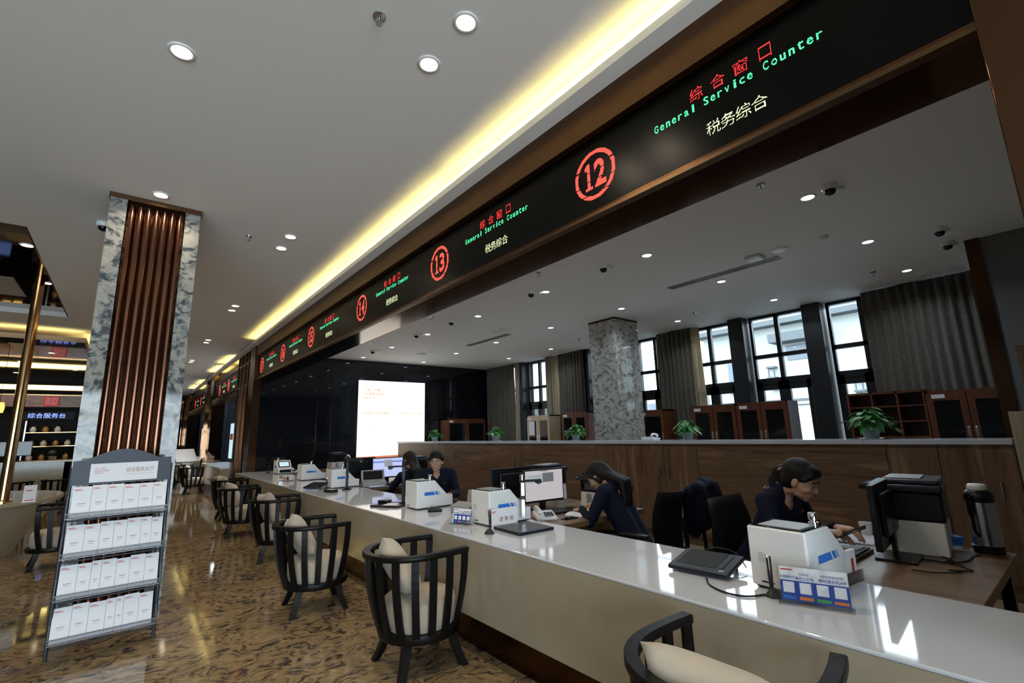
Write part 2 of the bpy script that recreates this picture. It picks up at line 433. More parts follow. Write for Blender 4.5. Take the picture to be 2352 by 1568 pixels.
# ------------------------------------------------------------------ ROOM SHELL
HC = 3.67      # hall ceiling
OC = 3.40      # office ceiling
FARY = 12.0
struct(box('floor', M['floor'], -9, -5, -0.1, 2.1, 30, 0))
struct(box('floor_office', M['office_floor'], 2.1, -5, -0.1, 9.2, 30, 0))
# hall ceiling in pieces round the coffer on the left
RX, RY0, RY1 = -1.02, 6.65, 11.25
cb = MB()
cb.box(RX, -5, HC, 2.6, 30, HC + 0.12)
cb.box(-9, -5, HC, RX, RY0, HC + 0.12)
cb.box(-9, RY1, HC, RX, 30, HC + 0.12)
struct(cb.build('ceiling', M['ceiling']))
# dark mirrored coffer
rc = MB(); rc.box(-9, RY0, HC + 0.08, RX + .02, RY1, HC + 0.12)
struct(rc.build('ceiling_coffer', M['bronze_mirror']))
tr = MB(); tr.box(RX - .02, RY0, HC + .001, RX, RY1, HC + 0.08); tr.box(-9, RY0, HC + .001, RX, RY0 + .02, HC + .08)
struct(tr.build('trim_coffer_side', M['bronze']))
struct(box('trim_coffer_end', M['white_plastic'], -9, RY1 - .012, HC - 0.004, RX, RY1 + 0.05, HC + .08))
cg = MB()
for k in range(4):
    x1 = -1.45 - k * 1.05
    cg.box(x1 - .32, 7.2, HC + .074, x1, 8.3, HC + .079); cg.box(x1 - .32, 9.2, HC + .074, x1, 10.3, HC + .079)
struct(cg.build('trim_coffer_panels', M['grey_plastic']))
struct(box('ceiling_office', M['oceiling'], 2.57, -1, OC, 9.2, 12.2, OC + 0.12))
q = MB(); q.box(-9, -5.1, 2.7, 9.2, -5, 3.9); q.box(1.6, -5.1, 0, 9.2, -5, 2.7); q.box(-9, -5.1, 0, -7.5, -5, 2.7)
struct(q.build('wall_back', M['grey_wall']))
struct(box('wall_left', M['grey_wall'], -9.1, -5, 0, -9, 30, 3.9))
q = MB()
for x in (-7.5, -6.0, -4.5, -3.0, -1.5, 0.0, 1.5): q.box(x, -5.08, 0, x + .1, -5.0, 2.7)
q.box(-7.5, -5.08, 2.1, 1.6, -5.02, 2.18)
fo = struct(q.build('window_20', M['frame_black'])); MB().box(-7.5, -5.055, 0, 1.6, -5.05, 2.7).build('glass', M['window_glass'], fo)
struct(box('wall_end', M['bronze_mirror'], -9, 28.4, 0, 9.2, 28.5, 3.9))
struct(box('wall_office_side', M['grey_wall'], 2.6, -0.45, 0, 9.2, -0.35, OC))
# far office wall: black glass panels with bronze strips
fwall = MB(); fwall.box(2.28, FARY, 0, 9.2, FARY + 0.15, OC + .3)
fwo = struct(fwall.build('wall_far', M['black_glass']))
st = MB()
for x in (3.55, 3.90, 7.05, 7.32): st.box(x - .012, FARY - .012, 0.0, x + .012, FARY + .01, OC)
struct(st.build('trim_far_wall_strips', M['bronze']))
# window wall
WX = 8.8
WP = 1.26; WC0 = 2.12
wins = [WC0 + WP * k for k in range(-1, 8)]
ci = 0
for k, c in enumerate(wins):
    f = MB(); y0 = c - .47; y1 = c + .47
    if y1 > 12: y1 = 11.95
    t = .045
    def bar(a0, a1, z0, z1, d=0.07): f.box(WX, a0, z0, WX + d, a1, z1)
    bar(y0, y0 + t, 0, OC); bar(y1 - t, y1, 0, OC); bar(y0, y1, OC - .05, OC); bar(y0, y1, 0, .1)
    bar(y0, y1, 2.62, 2.69); bar(y0, y1, 2.14, 2.26)
    bar(c - .035, c + .035, 2.2, OC)
    bar(c - .09, c + .09, 0, 2.2); bar(y0 + t, y0 + t + .07, 0, 2.2); bar(y1 - t - .07, y1 - t, 0, 2.2)
    bar(y0, y1, .85, .95); bar(y0, y1, 2.05, 2.15)
    fo = struct(f.build('window_%d' % (k + 1), M['frame_black']))
    g = MB(); g.box(WX + .03, y0 + .01, .05, WX + .036, y1 - .01, OC - .02)
    g.build('glass', M['window_glass'], fo)
    yc = c + WP / 2
    if yc < 11.9:
        p = MB(); p.box(WX - .22, yc - .135, 0, WX + .22, yc + .135, OC, .008)
        struct(p.build('trim_window_pier_%d' % (k + 1), M['frame_black']))
p = MB(); p.box(WX, -1, 0, WX + .2, wins[0] - .45, OC); p.box(WX, 11.6, 0, WX + .2, 12.2, OC)
struct(p.build('wall_window_side', M['frame_black']))
# exterior
struct(box('ground', M['facade_grey'], 9.4, -30, -0.3, 80, 60, -0.05))
e = thing('building', 'pale blue-white building with grey ledges seen through the office windows', 'building', (24, 0, 0))
b = MB(); b.box(0, -14, 0, 8, 13, 6.1); b.box(2.5, 15, 0, 9, 30, 3.6); b.box(1.0, 6, 6.1, 8, 8.5, 6.9)
b.build('facade', M['facade'], e)
b = MB(); b.box(-.7, -14.2, 6.1, 8, 13.3, 6.35); b.box(-1.0, 7.0, 5.2, 0, 9.3, 5.6); b.box(-.8, 4.0, 3.4, 0, 5.4, 3.7); b.box(-.05, -14, 2.5, 0, 13, 2.6); b.box(-.05, -14, 2.3, 0, 13, 2.35)
b.build('ledge', M['facade_grey'], e)
for (y0, y1, z0, z1) in ((7.4, 8.9, 4.4, 5.1), (10.6, 11.8, 3.0, 4.6), (1.5, 3.0, 3.2, 5.0), (17, 18.6, 2, 3), (20, 21.6, 2, 3), (24, 25.6, 2, 3)):
    x = 2.5 if y0 > 14 else 0
    box('window', M['facade_window'], x - .06, y0, z0, x + .02, y1, z1, e)
for (y0, z0) in ((6.2, 2.2), (9.6, 3.1), (5.0, 2.6)):
    l = MB()
    for k in range(3): l.box(-.35, y0 - .2, z0 + k * .5, -.0, y0 + .2, z0 + k * .5 + .08)
    l.box(-.3, y0 - .15, z0, -.25, y0 - .1, z0 + 1.1); l.box(-.3, y0 + .1, z0, -.25, y0 + .15, z0 + 1.1)
    l.build('wall_lantern', M['facade_grey'], e)

# beam over the counter: bronze box that carries the LED sign, with cove lip
bm_ = MB()
bm_.box(2.24, -0.2, 2.79, 2.57, 12.0, 3.67)
struct(bm_.build('wall_beam', mat('dark_bronze_soffit', (0.085, 0.043, 0.022), 0.10, 1.0)))
f_ = MB(); f_.box(2.145, -0.2, 3.335, 2.24, 12.0, 3.66)
struct(f_.build('trim_beam_fascia', M['bronze_light']))
f_ = MB(); f_.box(2.185, -0.2, 2.79, 2.24, 12.0, 2.812)
struct(f_.build('trim_beam_lower', M['bronze_light']))
lip = MB(); lip.box(2.045, -4.5, 3.575, 2.145, 26.0, 3.590); lip.box(2.025, -4.5, 3.575, 2.045, 26.0, 3.632)
struct(lip.build('trim_cove_lip', M['ceiling']))
for y0, y1 in ((-4.4, -2.1), (-1.9, 0.6), (0.65, 3.2), (3.25, 5.8), (5.85, 8.4), (8.45, 11.7), (14.3, 16.0), (16.4, 18.2), (20.6, 22.2), (22.6, 24.5)):
    L = y1 - y0
    t = thing('cove_light', 'warm LED strip hidden behind the cove lip above the %s' % ('long counter sign' if y1 < 12 else 'far counters'), 'light', (2.11, (y0 + y1) / 2, 3.591), 0, 'cove strips')
    box('led_strip', M['cove_strip'], -.012, -L / 2, 0, .012, L / 2, .008, t)
    area_light('cove_glow', (-.0, 0, .022), (-1, 0, 0.25), L, .025, COVE * .42 * L / 2.5, COVEC, t, zx=(0, 1, 0), spread=165)
    area_light('cove_wash', (-.0, 0, .022), (-1, 0, 0.13), L, .025, COVE * L / 2.5, COVEC, t, zx=(0, 1, 0), spread=36)

# near bronze pilaster, post by the windows
struct(box('trim_pilaster_near', MATS['dark_bronze_soffit'], 2.12, -1.4, 0, 2.6, 0.055, 3.67, bev=.004))
struct(box('wall_post', M['grey_wall'], 7.08, -.35, 0, 9.0, .54, OC))
struct(box('trim_post_corner', M['bronze'], 7.05, .54, 0, 7.4, .655, OC))
struct(box('trim_wood_screen', M['palewood'], 5.42, -.3, 0, 5.5, .47, 1.50))
struct(box('trim_wood_screen_tall', M['wood_v'], 5.6, -.3, 0, 5.7, .36, 2.03))

# far pilasters and bays
pb = MB(); pb.box(2.12, 12.0, 0, 2.28, 12.55, HC)
struct(pb.build('trim_pilaster_far', M['bronze']))
pb = MB(); pb.box(2.18, 12.55, 0, 2.6, 14.3, HC)
struct(pb.build('wall_mirror_panel', M['bronze_mirror']))
ps = MB()
for y in (12.9, 13.35, 13.9, 14.25): ps.box(2.14, y - .02, 0, 2.2, y + .02, HC)
for z in (2.75, 3.3): ps.box(2.15, 12.55, z, 2.19, 14.3, z + .03)
struct(ps.build('trim_mirror_strips', M['bronze']))
for (a, b_) in ((14.3, 18.7), (20.7, 26.6)):
    q = MB(); q.box(2.22, a, 2.62, 2.6, b_, HC); struct(q.build('wall_beam_far', M['bronze']))
    q = MB(); q.box(2.12, b_, 0, 2.5, b_ + .5, HC); q.box(2.16, b_ + .5, 0, 2.5, b_ + 2.0, HC); q.box(2.1, b_ + 1.6, 0, 2.5, b_ + 2.0, HC)
    struct(q.build('trim_pilaster_bay', M['bronze_mirror']))
    struct(box('wall_bay_back', M['black_glass'], 4.6, a - 1.5, 0, 4.7, b_ + 2, HC))
    struct(box('wall_bay_side', M['black_glass'], 2.6, b_, 0, 4.6, b_ + .1, HC))

# dropped dark ceiling over the reception, with its own cove
DX, DY = -0.87, 12.7
d = MB(); d.box(-9, DY, 3.47, DX, 21.0, 3.50)
struct(d.build('ceiling_reception', M['bronze_mirror']))
d = MB(); d.box(-9, DY - .03, 3.46, DX + .03, DY, 3.555); d.box(DX, DY, 3.46, DX + .03, 21, 3.555)
struct(d.build('trim_reception_fascia', mat('mauve_trim_paint', (.36, .27, .24), .6)))
t = thing('cove_light', 'warm LED strip along the front of the dropped reception ceiling', 'light', (-4.4, DY + .1, 3.501), 0, 'reception cove strips')
box('led_strip', M['cove_strip'], -3.6, -.012, 0, 3.45, .012, .008, t)
area_light('cove_glow', (0, 0, .022), (0, -1, .35), 7.0, .025, 22, COVEC, t, zx=(1, 0, 0), spread=110)
t = thing('cove_light', 'warm LED strip along the side of the dropped reception ceiling', 'light', (DX - .1, 16.8, 3.501), 0, 'reception cove strips')
box('led_strip', M['cove_strip'], -.012, -4, 0, .012, 4, .008, t)
area_light('cove_glow', (0, 0, .022), (1, 0, .35), 8.0, .025, 20, COVEC, t, zx=(0, 1, 0), spread=110)
for k, x in enumerate((-1.75, -2.9, -4.2)):
    struct(box('trim_reception_panel_%d' % (k + 1), M['grey_plastic'], x - .28, 13.4 + k * .4, 3.466, x, 15.0 + k * .4, 3.4695))
# reception back wall
RW = 20.0
struct(box('wall_reception', mat('matt_black_wall', (0.006, 0.006, 0.006), .5, spec=.15), -9, RW, 0, -.2, RW + .2, HC))
q = MB(); q.box(-9, RW - .35, 2.56, -.9, RW, 2.90)
struct(q.build('trim_copper_bulkhead', M['copper_panel']))
struct(box('trim_bulkhead_line', M['brass'], -9, RW - .37, 2.90, -.9, RW - .33, 2.93))
t = thing('cove_light', 'warm glowing strip above the copper bulkhead behind the reception', 'light', (-5, RW - .2, 3.08), 0)
box('led_strip', M['cove_strip'], -3.9, -.05, 0, 4.0, .0, .13, t)
box('housing', M['bronze'], -3.9, .001, -.02, 4.0, .1, .15, t)

# ------------------------------------------------------------------ LED SIGNS
def led_sign(x, y0, y1, z0, z1, units, label, dz=0.0, simple=False, s=1.0):
    t = thing('led_sign', label, 'sign', (x, (y0 + y1) / 2, z0))
    oy = (y0 + y1) / 2
    h = z1 - z0
    box('screen', M['led_black'], 0, y0 - oy, 0, .035, y1 - oy, h, t)
    fr = MB(); fr.box(-.012, y0 - oy, -.015, .035, y1 - oy, 0); fr.box(-.012, y0 - oy, h, .035, y1 - oy, h + .015)
    fr.build('frame', M['bronze'], t)
    for (num, yc) in units:
        def cells(c, px, ylft, zb, name, m):
            o = MB()
            for (i, j) in c:
                yy = ylft - (i + .5) * px - oy; zz = zb - z0 + (j + .5) * px
                hh = px * .42
                vs = [o.bm.verts.new((-.003, yy + a * hh, zz + b2 * hh)) for a, b2 in ((-1, -1), (1, -1), (1, 1), (-1, 1))]
                o.bm.faces.new(vs)
            return o.build(name, m, t)
        # ring with the number
        R_ = .17; px = .0062; zc = 3.075 + dz
        n = int(R_ / px)
        ring = []
        for i in range(-n - 1, n + 1):
            for j in range(-n - 1, n + 1):
                r = math.hypot(i + .5, j + .5) * px
                ay = (j + .5) * px; ax = (i + .5) * px
                cut = abs(ay - .062) < .004 or abs(ay + .052) < .004 or abs(ay + .125) < .004
                if R_ * .84 < r < R_ and not cut: ring.append((i, j))
        cells(ring, px, yc, zc, 'number_ring', M['led_salmon'])
        digs = []
        for q_, ch in enumerate(num):
            if ch == '1':
                g = [(i, j) for i in range(4, 8) for j in range(3, 30)] + [(i, j) for i in range(1, 11) for j in range(0, 3)] + [(i, j) for i in range(1, 4) for j in range(23, 27)] + [(3, 27), (3, 28), (2, 27)]
            else: g = led_cells(ch, 15, 30, 0.03)
            ofs = -15 if q_ == 0 else 0
            if q_ == 0: ofs = -14
            for (i, j) in g:
                if j in (9, 19): continue
                digs.append((i + ofs, j - 15))
        cells(digs, px, yc, zc, 'number', M['led_salmon'])
        # red four-character line, each in its own cell
        px = .0035
        for q_, ch in enumerate('综合窗口'):
            nx = 21 if ch != '口' else 16
            cells([(i + q_ * 34 + (0 if nx == 21 else 2), j) for (i, j) in led_cells(ch, nx, 21, -0.008)], px, yc - .69 * s, 3.165 + dz, 'chinese_character', M['led_red'])
        px = .0042; c = []
        for q_, ch in enumerate('General Service Counter '):
            if ch == ' ':
                cells(c, px, yc - .46 * s, 3.105 + dz, 'english_word', M['led_green']); c = []; continue
            hgt = 11 if ch in 'GSClit' else 8
            nx = 6 if ch not in 'il' else 3
            for (i, j) in led_cells(ch, nx, hgt, 0.012): c.append((i + q_ * 9 + (0 if nx == 6 else 2), j))
        px = .0035
        for q_, ch in enumerate('税务综合'):
            cells([(i + q_ * 22, j) for (i, j) in led_cells(ch, 21, 21, -0.008)], px, yc - .76 * s, 2.925 + dz, 'service_character', M['led_yellow'])
    return t
led_sign(2.2, -0.0, 12.0, 2.828, 3.32, [('12', 1.81), ('13', 3.79), ('14', 5.77), ('15', 7.95), ('16', 9.78), ('17', 11.63)],
         'long black LED sign with red circled numbers 12 to 17 above the counter')
led_sign(2.17, 14.35, 18.65, 2.80, 3.28, [('18', 17.6), ('19', 15.9)], 'short black LED sign with circled numbers over the second counter bay', -.06)
led_sign(2.17, 20.75, 26.5, 2.80, 3.28, [('20', 24.6), ('21', 22.6)], 'farthest black LED sign at the end of the corridor', -.06)

# ------------------------------------------------------------------ COUNTER
ct = thing('service_counter', 'long white quartz service counter with cream front and bronze plinth', 'counter', (1.9, 0, 0))
m_ = MB(); m_.box(0, -1.5, .725, .75, 11.95, .74, .005)
m_.build('countertop', M['quartz'], ct, True)
m_ = MB(); m_.box(.0, -1.5, .25, .03, 11.95, .725)
m_.box(.03, -1.5, .25, .10, 11.95, .27); m_.box(.03, 11.9, .25, .7, 11.95, .725)
m_.build('front_panel', M['apron'], ct)
m_ = MB(); m_.box(.12, -1.5, 0, .15, 11.95, .25); m_.box(.15, 11.85, 0, .7, 11.9, .7); m_.box(.68, -1.5, 0, .7, 11.9, .70)
m_.build('plinth', M['bronze'], ct)
def far_counter(x, y0, y1, label):
    c_ = thing('service_counter', label, 'counter', (x, 0, 0))
    MB().box(0, y0, .70, .7, y1, .74, .006).build('countertop', M['quartz'], c_, True)
    MB().box(0, y0, .2, .04, y1, .7).box(.04, y0, .2, .7, y0 + .04, .7).build('front_panel', M['apron'], c_)
    MB().box(.08, y0 + .06, 0, .12, y1, .2).box(.12, y0 + .06, 0, .7, y0 + .1, .2).build('plinth', M['bronze'], c_)
far_counter(1.95, 14.6, 18.5, 'second marble service counter further down the corridor')
far_counter(1.95, 21.0, 26.4, 'third service counter at the far end of the corridor')

# desks behind the counter
def desk(x0, x1, y0, y1, label, leg_at=None):
    t = thing('desk', label, 'desk', (x0, y0, 0), 0, None)
    W, D = x1 - x0, y1 - y0
    MB().box(0, 0, .675, W, D, .72, .003).build('desktop', M['desk'], t, True)
    for (a, b2) in ((.08, .06), (W - .06, .06), (.08, D - .06), (W - .06, D - .06)):
        MB().box(a - .025, b2 - .025, 0, a + .025, b2 + .025, .675).build('leg', M['black_plastic'], t)
    MB().box(.05, D / 2 - .01, .35, W - .03, D / 2 + .01, .675).build('modesty_panel', M['desk'], t)
    return t
desk(2.66, 3.86, .42, 1.20, 'walnut desk at the right end of the counter with the steel thermos on it')
desk(2.66, 3.80, 2.80, 3.55, 'walnut desk where the woman with glasses writes')
desk(2.66, 3.80, 3.56, 4.30, 'walnut desk in front of the man in the navy jumper')
desk(2.66, 3.80, 6.70, 7.45, 'walnut desk with the bright blue-white monitor')
desk(2.66, 3.80, 7.46, 8.20, 'walnut desk behind the bright monitor, under the dark monitor back')
desk(2.66, 4.30, 10.9, 11.7, 'farthest desk by the black wall with the printer and thermos')

# ------------------------------------------------------------------ PARTITION
pt = thing('office_partition', 'long walnut cabinet partition with white top behind the workers', 'partition', (5.65, 0, 0))
segs = [(11.9, 9.15, 'v'), (9.15, 7.1, 'h'), (7.1, 6.75, 'v'), (6.75, 5.0, 'h'), (5.0, 3.3, 'v'), (3.3, 1.35, 'h'), (1.35, .5, 'v')]
MB().box(-.02, .5, 1.235, .40, 11.95, 1.28, .003).build('white_top', M['quartz'], pt, True)
for (a, b2, g) in segs:
    MB().box(0, b2 + .003, .12, .38, a - .003, 1.235).build('panel', M['wood_v' if g == 'v' else 'wood_h'], pt)
MB().box(.02, .5, 0, .38, 11.9, .12).build('base', M['wood_h'], pt)
seam = MB()
for y in (.98, 3.79, 4.4): seam.box(-.0015, y - .003, .12, .002, y + .003, 1.235)
seam.build('seam', M['black_plastic'], pt)
for y in (3.73, 3.85, 6.98, .62):
    MB().box(-.02, y - .006, .80, 0, y + .006, .94, .003).build('handle', M['steel'], pt)

# ------------------------------------------------------------------ MARBLE COLUMN WITH TUBES (hall) and office pillar
col = thing('marble_column', 'tall hall column of grey marble with seven vertical bronze tubes', 'column', (0, 5.25, 0))
m_ = MB()
m_.box(-.325, 0, 0, -.205, .66, 3.625); m_.box(.235, 0, 0, .355, .66, 3.625); m_.box(-.325, .12, 0, .355, .66, 3.625)
m_.build('marble_cladding', M['marble'], col)
MB().box(-.205, .115, 0, .235, .12, 3.62).build('recess_back', M['bronze'], col)
for k in range(7):
    MB().cyl((-.205 + .0314 + k * .0628, .085, 0), (-.205 + .0314 + k * .0628, .085, 3.61), .030, seg=24).build('bronze_tube', M['tube'], col, True)
MB().box(-.335, -.01, 3.625, .365, .67, 3.67).build('cap_trim', M['bronze_light'], col)
pl = thing('marble_pillar', 'square grey marble pillar standing behind the walnut partition', 'column', (6.5, 5.13, 0))
m_ = MB()
for k, (z0, z1) in enumerate(((0, 1.0), (1.003, 2.1), (2.103, 3.38))): m_.box(0, 0, z0, .65, .60, z1)
m_.build('marble_cladding', M['pillar_marble'], pl)
MB().box(-.006, -.006, 3.365, .656, .606, 3.40).build('cap_trim', M['bronze'], pl)

# backlit poster
po = thing('backlit_poster', 'large glowing cream lightbox poster with orange Chinese text on the black wall', 'poster', (5.5, FARY, .9))
MB().box(-.96, -.05, -.01, .96, -.001, 1.98).build('light_panel', M['poster'], po)
f = MB(); f.box(-.975, -.055, -.02, .975, -.001, -.01); f.box(-.975, -.055, 1.98, .975, -.001, 1.995); f.box(-.975, -.055, -.02, -.96, -.001, 1.99); f.box(.96, -.055, -.02, .975, -.001, 1.99)
f.build('frame', M['black_plastic'], po)
MB().box(-.96, -.053, -.01, .96, -.0505, .035).build('red_band', M['poster_red'], po)
def pl_text(body, x, z, h, m, fit=None): lettering(body, (x, -.054, z), (1, 0, 0), (0, 0, 1), h, m, po, fit=fit, align='l', off=.018)
pl_text('中国（河南）', -.83, 1.74, .075, M['poster_red'], .50)
pl_text('自由贸易试验区', -.83, 1.635, .075, M['poster_red'], .57)
pl_text('开封片区', -.83, 1.53, .075, M['poster_red'], .33)
pl_text('Kaifeng Area of China (Henan)', -.83, 1.44, .045, M['poster_faint'], .66)
pl_text('Pilot Free Trade Zone', -.83, 1.38, .045, M['poster_faint'], .48)
pl_text('综合服务大厅职业形象规范', -.84, 1.13, .065, M['poster_red'], .80)
pl_text('综合服务大厅六条礼仪规范', .20, 1.13, .065, M['poster_red'], .66)
for k, tx in enumerate(('统一着装　挂牌上岗', '着装整洁　仪表端庄', '站姿挺拔　坐姿端正', '举止得体　行为规范', '语言文明　态度热情', '讲究卫生　保持整洁')):
    pl_text(tx, -.68, .90 - k * .095, .042, M['poster_faint'], .48)

# ------------------------------------------------------------------ CURTAINS
def curtain(y0, y1, label, x=8.52, m='curtain', z0=.05, lining=None, nf=None):
    t = thing('curtain', label, 'curtain', (x, (y0 + y1) / 2, 0))
    L = y1 - y0; n = max(24, int(L * 90)); nf = nf or L * 9
    for key, a, b2, mt, dx in [('drape', -L / 2, L / 2, M[m], 0)] + ([('lining', lining[0] - (y0 + y1) / 2, lining[1] - (y0 + y1) / 2, M['sheer'], .05)] if lining else []):
        bm = MB(); rows = []
        zs = [z0 + (OC - .02 - z0) * k / 14 for k in range(15)]
        for iz, z in enumerate(zs):
            row = []
            for i in range(n + 1):
                u = i / n; yy = a + (b2 - a) * u
                ph = 2 * PI * nf * u * (b2 - a) / L
                amp = .030 + .012 * math.sin(3.1 * u * L + 1)
                xx = dx + amp * math.sin(ph + .5 * math.sin(z * 1.3 + u * 5)) + .012 * math.sin(ph * .37 + z)
                if abs(z - 2.55) < .13 and key == 'drape': xx += .008
                row.append(bm.bm.verts.new((xx, yy, z)))
            rows.append(row)
        for r0, r1 in zip(rows, rows[1:]):
            for i in range(n): bm.bm.faces.new((r0[i], r0[i + 1], r1[i + 1], r1[i]))
        o = bm.build(key, mt, t, True)
        so = o.modifiers.new('thick', 'SOLIDIFY'); so.thickness = .004
    MB().cyl((0.05, -L / 2, OC - .015), (0.05, L / 2, OC - .015), .012).build('rail', M['frame_black'], t)
    return t
curtain(.72, 2.02, 'wide dark patterned curtain at the right end of the windows')
curtain(4.86, 5.68, 'gathered brown curtain right of the marble pillar', lining=(4.70, 4.90))
curtain(7.75, 8.65, 'brown curtain just left of the marble pillar', lining=(8.60, 9.15))
curtain(10.45, 11.75, 'brown patterned curtain in the far corner by the black wall', lining=(10.25, 10.5))
curtain(6.35, 6.62, 'pale cream curtain lining between the pillar and the brown curtain', m='sheer')

# ------------------------------------------------------------------ CABINETS along the window
def cabinet(loc, rz, W, label, doors=2, wood_='redwood', D=.38, H=1.82, open_from=None, side=None):
    t = thing('filing_cabinet', label, 'cabinet', loc, rz)   # front faces -y local, origin centre of base front
    w_ = M[wood_]
    b = MB(); b.box(-W / 2, 0, 0, -W / 2 + .025, D, H); b.box(W / 2 - .025, 0, 0, W / 2, D, H); b.box(-W / 2, 0, H - .03, W / 2, D, H)
    b.box(-W / 2, 0, 0, W / 2, D, .08); b.box(-W / 2, D - .012, 0, W / 2, D, H)
    b.build('carcass', w_, t)
    sh = MB()
    for k in range(1, 5): sh.box(-W / 2 + .025, .03, H * k / 5, W / 2 - .025, D - .015, H * k / 5 + .02)
    sh.build('shelf', w_, t)
    if side: MB().box(W / 2 + .001, .0, 0, W / 2 + .006, D, H).build('side_panel', M[side], t)
    dw = W / doors
    for k in range(doors):
        a = -W / 2 + k * dw
        d = MB(); s_ = .07
        d.box(a + .004, -.02, .1, a + s_, -.001, H - .03); d.box(a + dw - s_, -.02, .1, a + dw - .004, -.001, H - .03)
        d.box(a + s_, -.02, H - .13, a + dw - s_, -.001, H - .03); d.box(a + s_, -.02, .1, a + dw - s_, -.001, .75); 
        do = d.build('door', w_, t)
        MB().box(a + s_, -.012, .75, a + dw - s_, -.006, H - .13).build('glass_pane', M['cab_glass'], do)
        hx = a + dw - s_ / 2 if k % 2 == 0 else a + s_ / 2
        MB().box(hx - .015, -.026, 1.24, hx + .015, -.02, 1.36, .003).build('handle', M['steel'], do)
    for k in range(0, doors, 2):
        a = -W / 2 + k * dw
        MB().box(a + .06, -.024, H - .10, a + .19, -.0205, H - .05).build('label_card', M['paper'], t)
    return t
RZ = -PI / 2     # local -y faces world -x
cabinet((8.05, 1.02, 0), RZ, .78, 'dark glass-door cabinet at the far right under the wide curtain')
# pigeonhole shelf
ph = thing('pigeonhole_shelf', 'dark red wooden pigeonhole shelf beside the rightmost plant', 'shelf', (8.05, 1.85, 0))
b = MB(); b.box(0, -.42, 0, .38, .42, .06); b.box(0, -.42, 1.82, .38, .42, 1.85); b.box(.36, -.42, 0, .38, .42, 1.85)
for k in range(4):
    y = -.42 + k * .84 / 3; b.box(0, y - .01, 0, .37, y + .01, 1.85)
for k in range(1, 9): b.box(0.005, -.42, k * .205, .37, .42, k * .205 + .018)
b.build('carcass', M['redwood'], ph)
cabinet((8.05, 4.32, 0), RZ, .82, 'red wood cabinet, left of the pair right of the pillar', H=1.82)
cabinet((8.05, 3.49, 0), RZ, .82, 'red wood cabinet, right of the pair, pale grey side showing', H=1.82, side='grey_plastic')
cabinet((8.05, 5.62, 0), RZ, .60, 'narrow red cabinet half hidden just right of the marble pillar', doors=1, H=1.80)
cabinet((8.05, 7.70, 0), RZ, .80, 'red wood cabinet just left of the marble pillar', H=1.86)
cabinet((8.05, 8.95, 0), RZ, .84, 'pale wood cabinet with printed notices on its doors', wood_='palewood', H=1.84)
cabinet((7.62, 11.58, 0), 0, 1.3, 'red wood cabinet with an open glass door in the far corner', H=1.86)
tag(box('notice', M['paper'], 8.015, 9.07, 1.35, 8.025, 9.28, 1.70), 'white printed notice taped on the pale wood cabinet', 'notice')
for k in range(7):
    tag(box('file_binder', M['white_plastic'], 7.37 + k * .05, 11.62, 1.508, 7.37 + k * .05 + .042, 11.84, 1.72), 'white file binder on the shelf of the far corner cabinet', 'binder', 'white binders in the far corner cabinet')

# ------------------------------------------------------------------ CEILING FIXTURES
def downlight(mlamp, power, color, r, spread=140):
    t = thing('downlight', '', 'light')
    ring = MB(); ring.lathe([(r * .82, -.001), (r * .85, -.008), (r, -.010), (r * 1.12, -.006), (r * 1.14, 0.0)], seg=28)
    ring.build('trim_ring', M['white_plastic'], t, True)
    MB().lathe([(0, -.004), (r * .84, -.004)], seg=24).build('lens', mlamp, t)
    area_light('bulb', (0, 0, -.014), (0, 0, -1), r * 1.5, r * 1.5, power, color, t, 'DISK', spread)
    return t
def dup_light(o):
    return copy_tree(o)
proto = None
hall = [(1.215, 2.225, 'hall downlight near the camera, lower right of the top pair'), (1.23, 1.84, 'hall downlight at the top centre, upper of the top pair'), (.03, 3.0, 'large bright hall downlight at upper left on the ceiling'),
        (1.21, 5.38, 'upper downlight of the second pair along the cove'), (1.21, 5.79, 'lower downlight of the second pair along the cove'), (.025, 5.07, 'downlight just above the marble column'),
        (1.21, 8.87, 'upper downlight of the third pair along the cove'), (1.21, 9.22, 'lower downlight of the third pair along the cove'),
        (1.21, 12.32, 'upper downlight of the fourth pair down the corridor'), (1.21, 12.68, 'lower downlight of the fourth pair down the corridor'),
        (1.21, 15.73, 'upper downlight of the fifth pair down the corridor'), (1.21, 16.1, 'lower downlight of the fifth pair down the corridor'),
        (1.21, 19.3, 'one of the last tiny downlights in the corridor'), (.03, -.5, 'hall downlight behind the camera')]
for k, (x, y, lab) in enumerate(hall):
    if proto is None: proto = downlight(M['lamp_warm'], HALL_LAMP, WARM, .062); o = proto
    else: o = copy_tree(proto)
    place(o, (x, y, HC), 0, lab, 'hall ceiling downlights')
for k, (x, y, z, lab) in enumerate([(-1.13, 7.55, HC + .08, 'downlight at the near edge of the dark coffer'), (-1.12, 9.25, HC + .08, 'smaller downlight at the far edge of the dark coffer'),
        (-1.5, 14.5, 3.47, 'leftmost downlight in the dropped reception ceiling'), (-2.2, 16.3, 3.47, 'downlight in the middle of the reception ceiling'), (-1.3, 17.6, 3.47, 'downlight at the right edge of the reception ceiling'), (-2.6, 18.9, 3.47, 'downlight close to the reception back wall')]):
    o = copy_tree(proto); place(o, (x, y, z), 0, lab, 'reception downlights')
proto = None
rows = ['row nearest the LED sign', 'middle row', 'row nearest the windows']
for i, x in enumerate((4.45, 6.15, 7.81)):
    ys = [1.31, 2.98, 4.69, 6.38, 8.13, 9.78, 11.45]
    for j, y in enumerate(ys):
        if i == 2 and j in (3, 6): continue
        if proto is None: proto = downlight(M['lamp_cool'], OFFICE_LAMP, COOL, .060); o = proto
        else: o = copy_tree(proto)
        place(o, (x, y, OC), 0, 'office downlight in the %s, number %d from the right' % (rows[i], j + 1), 'office ceiling downlights')
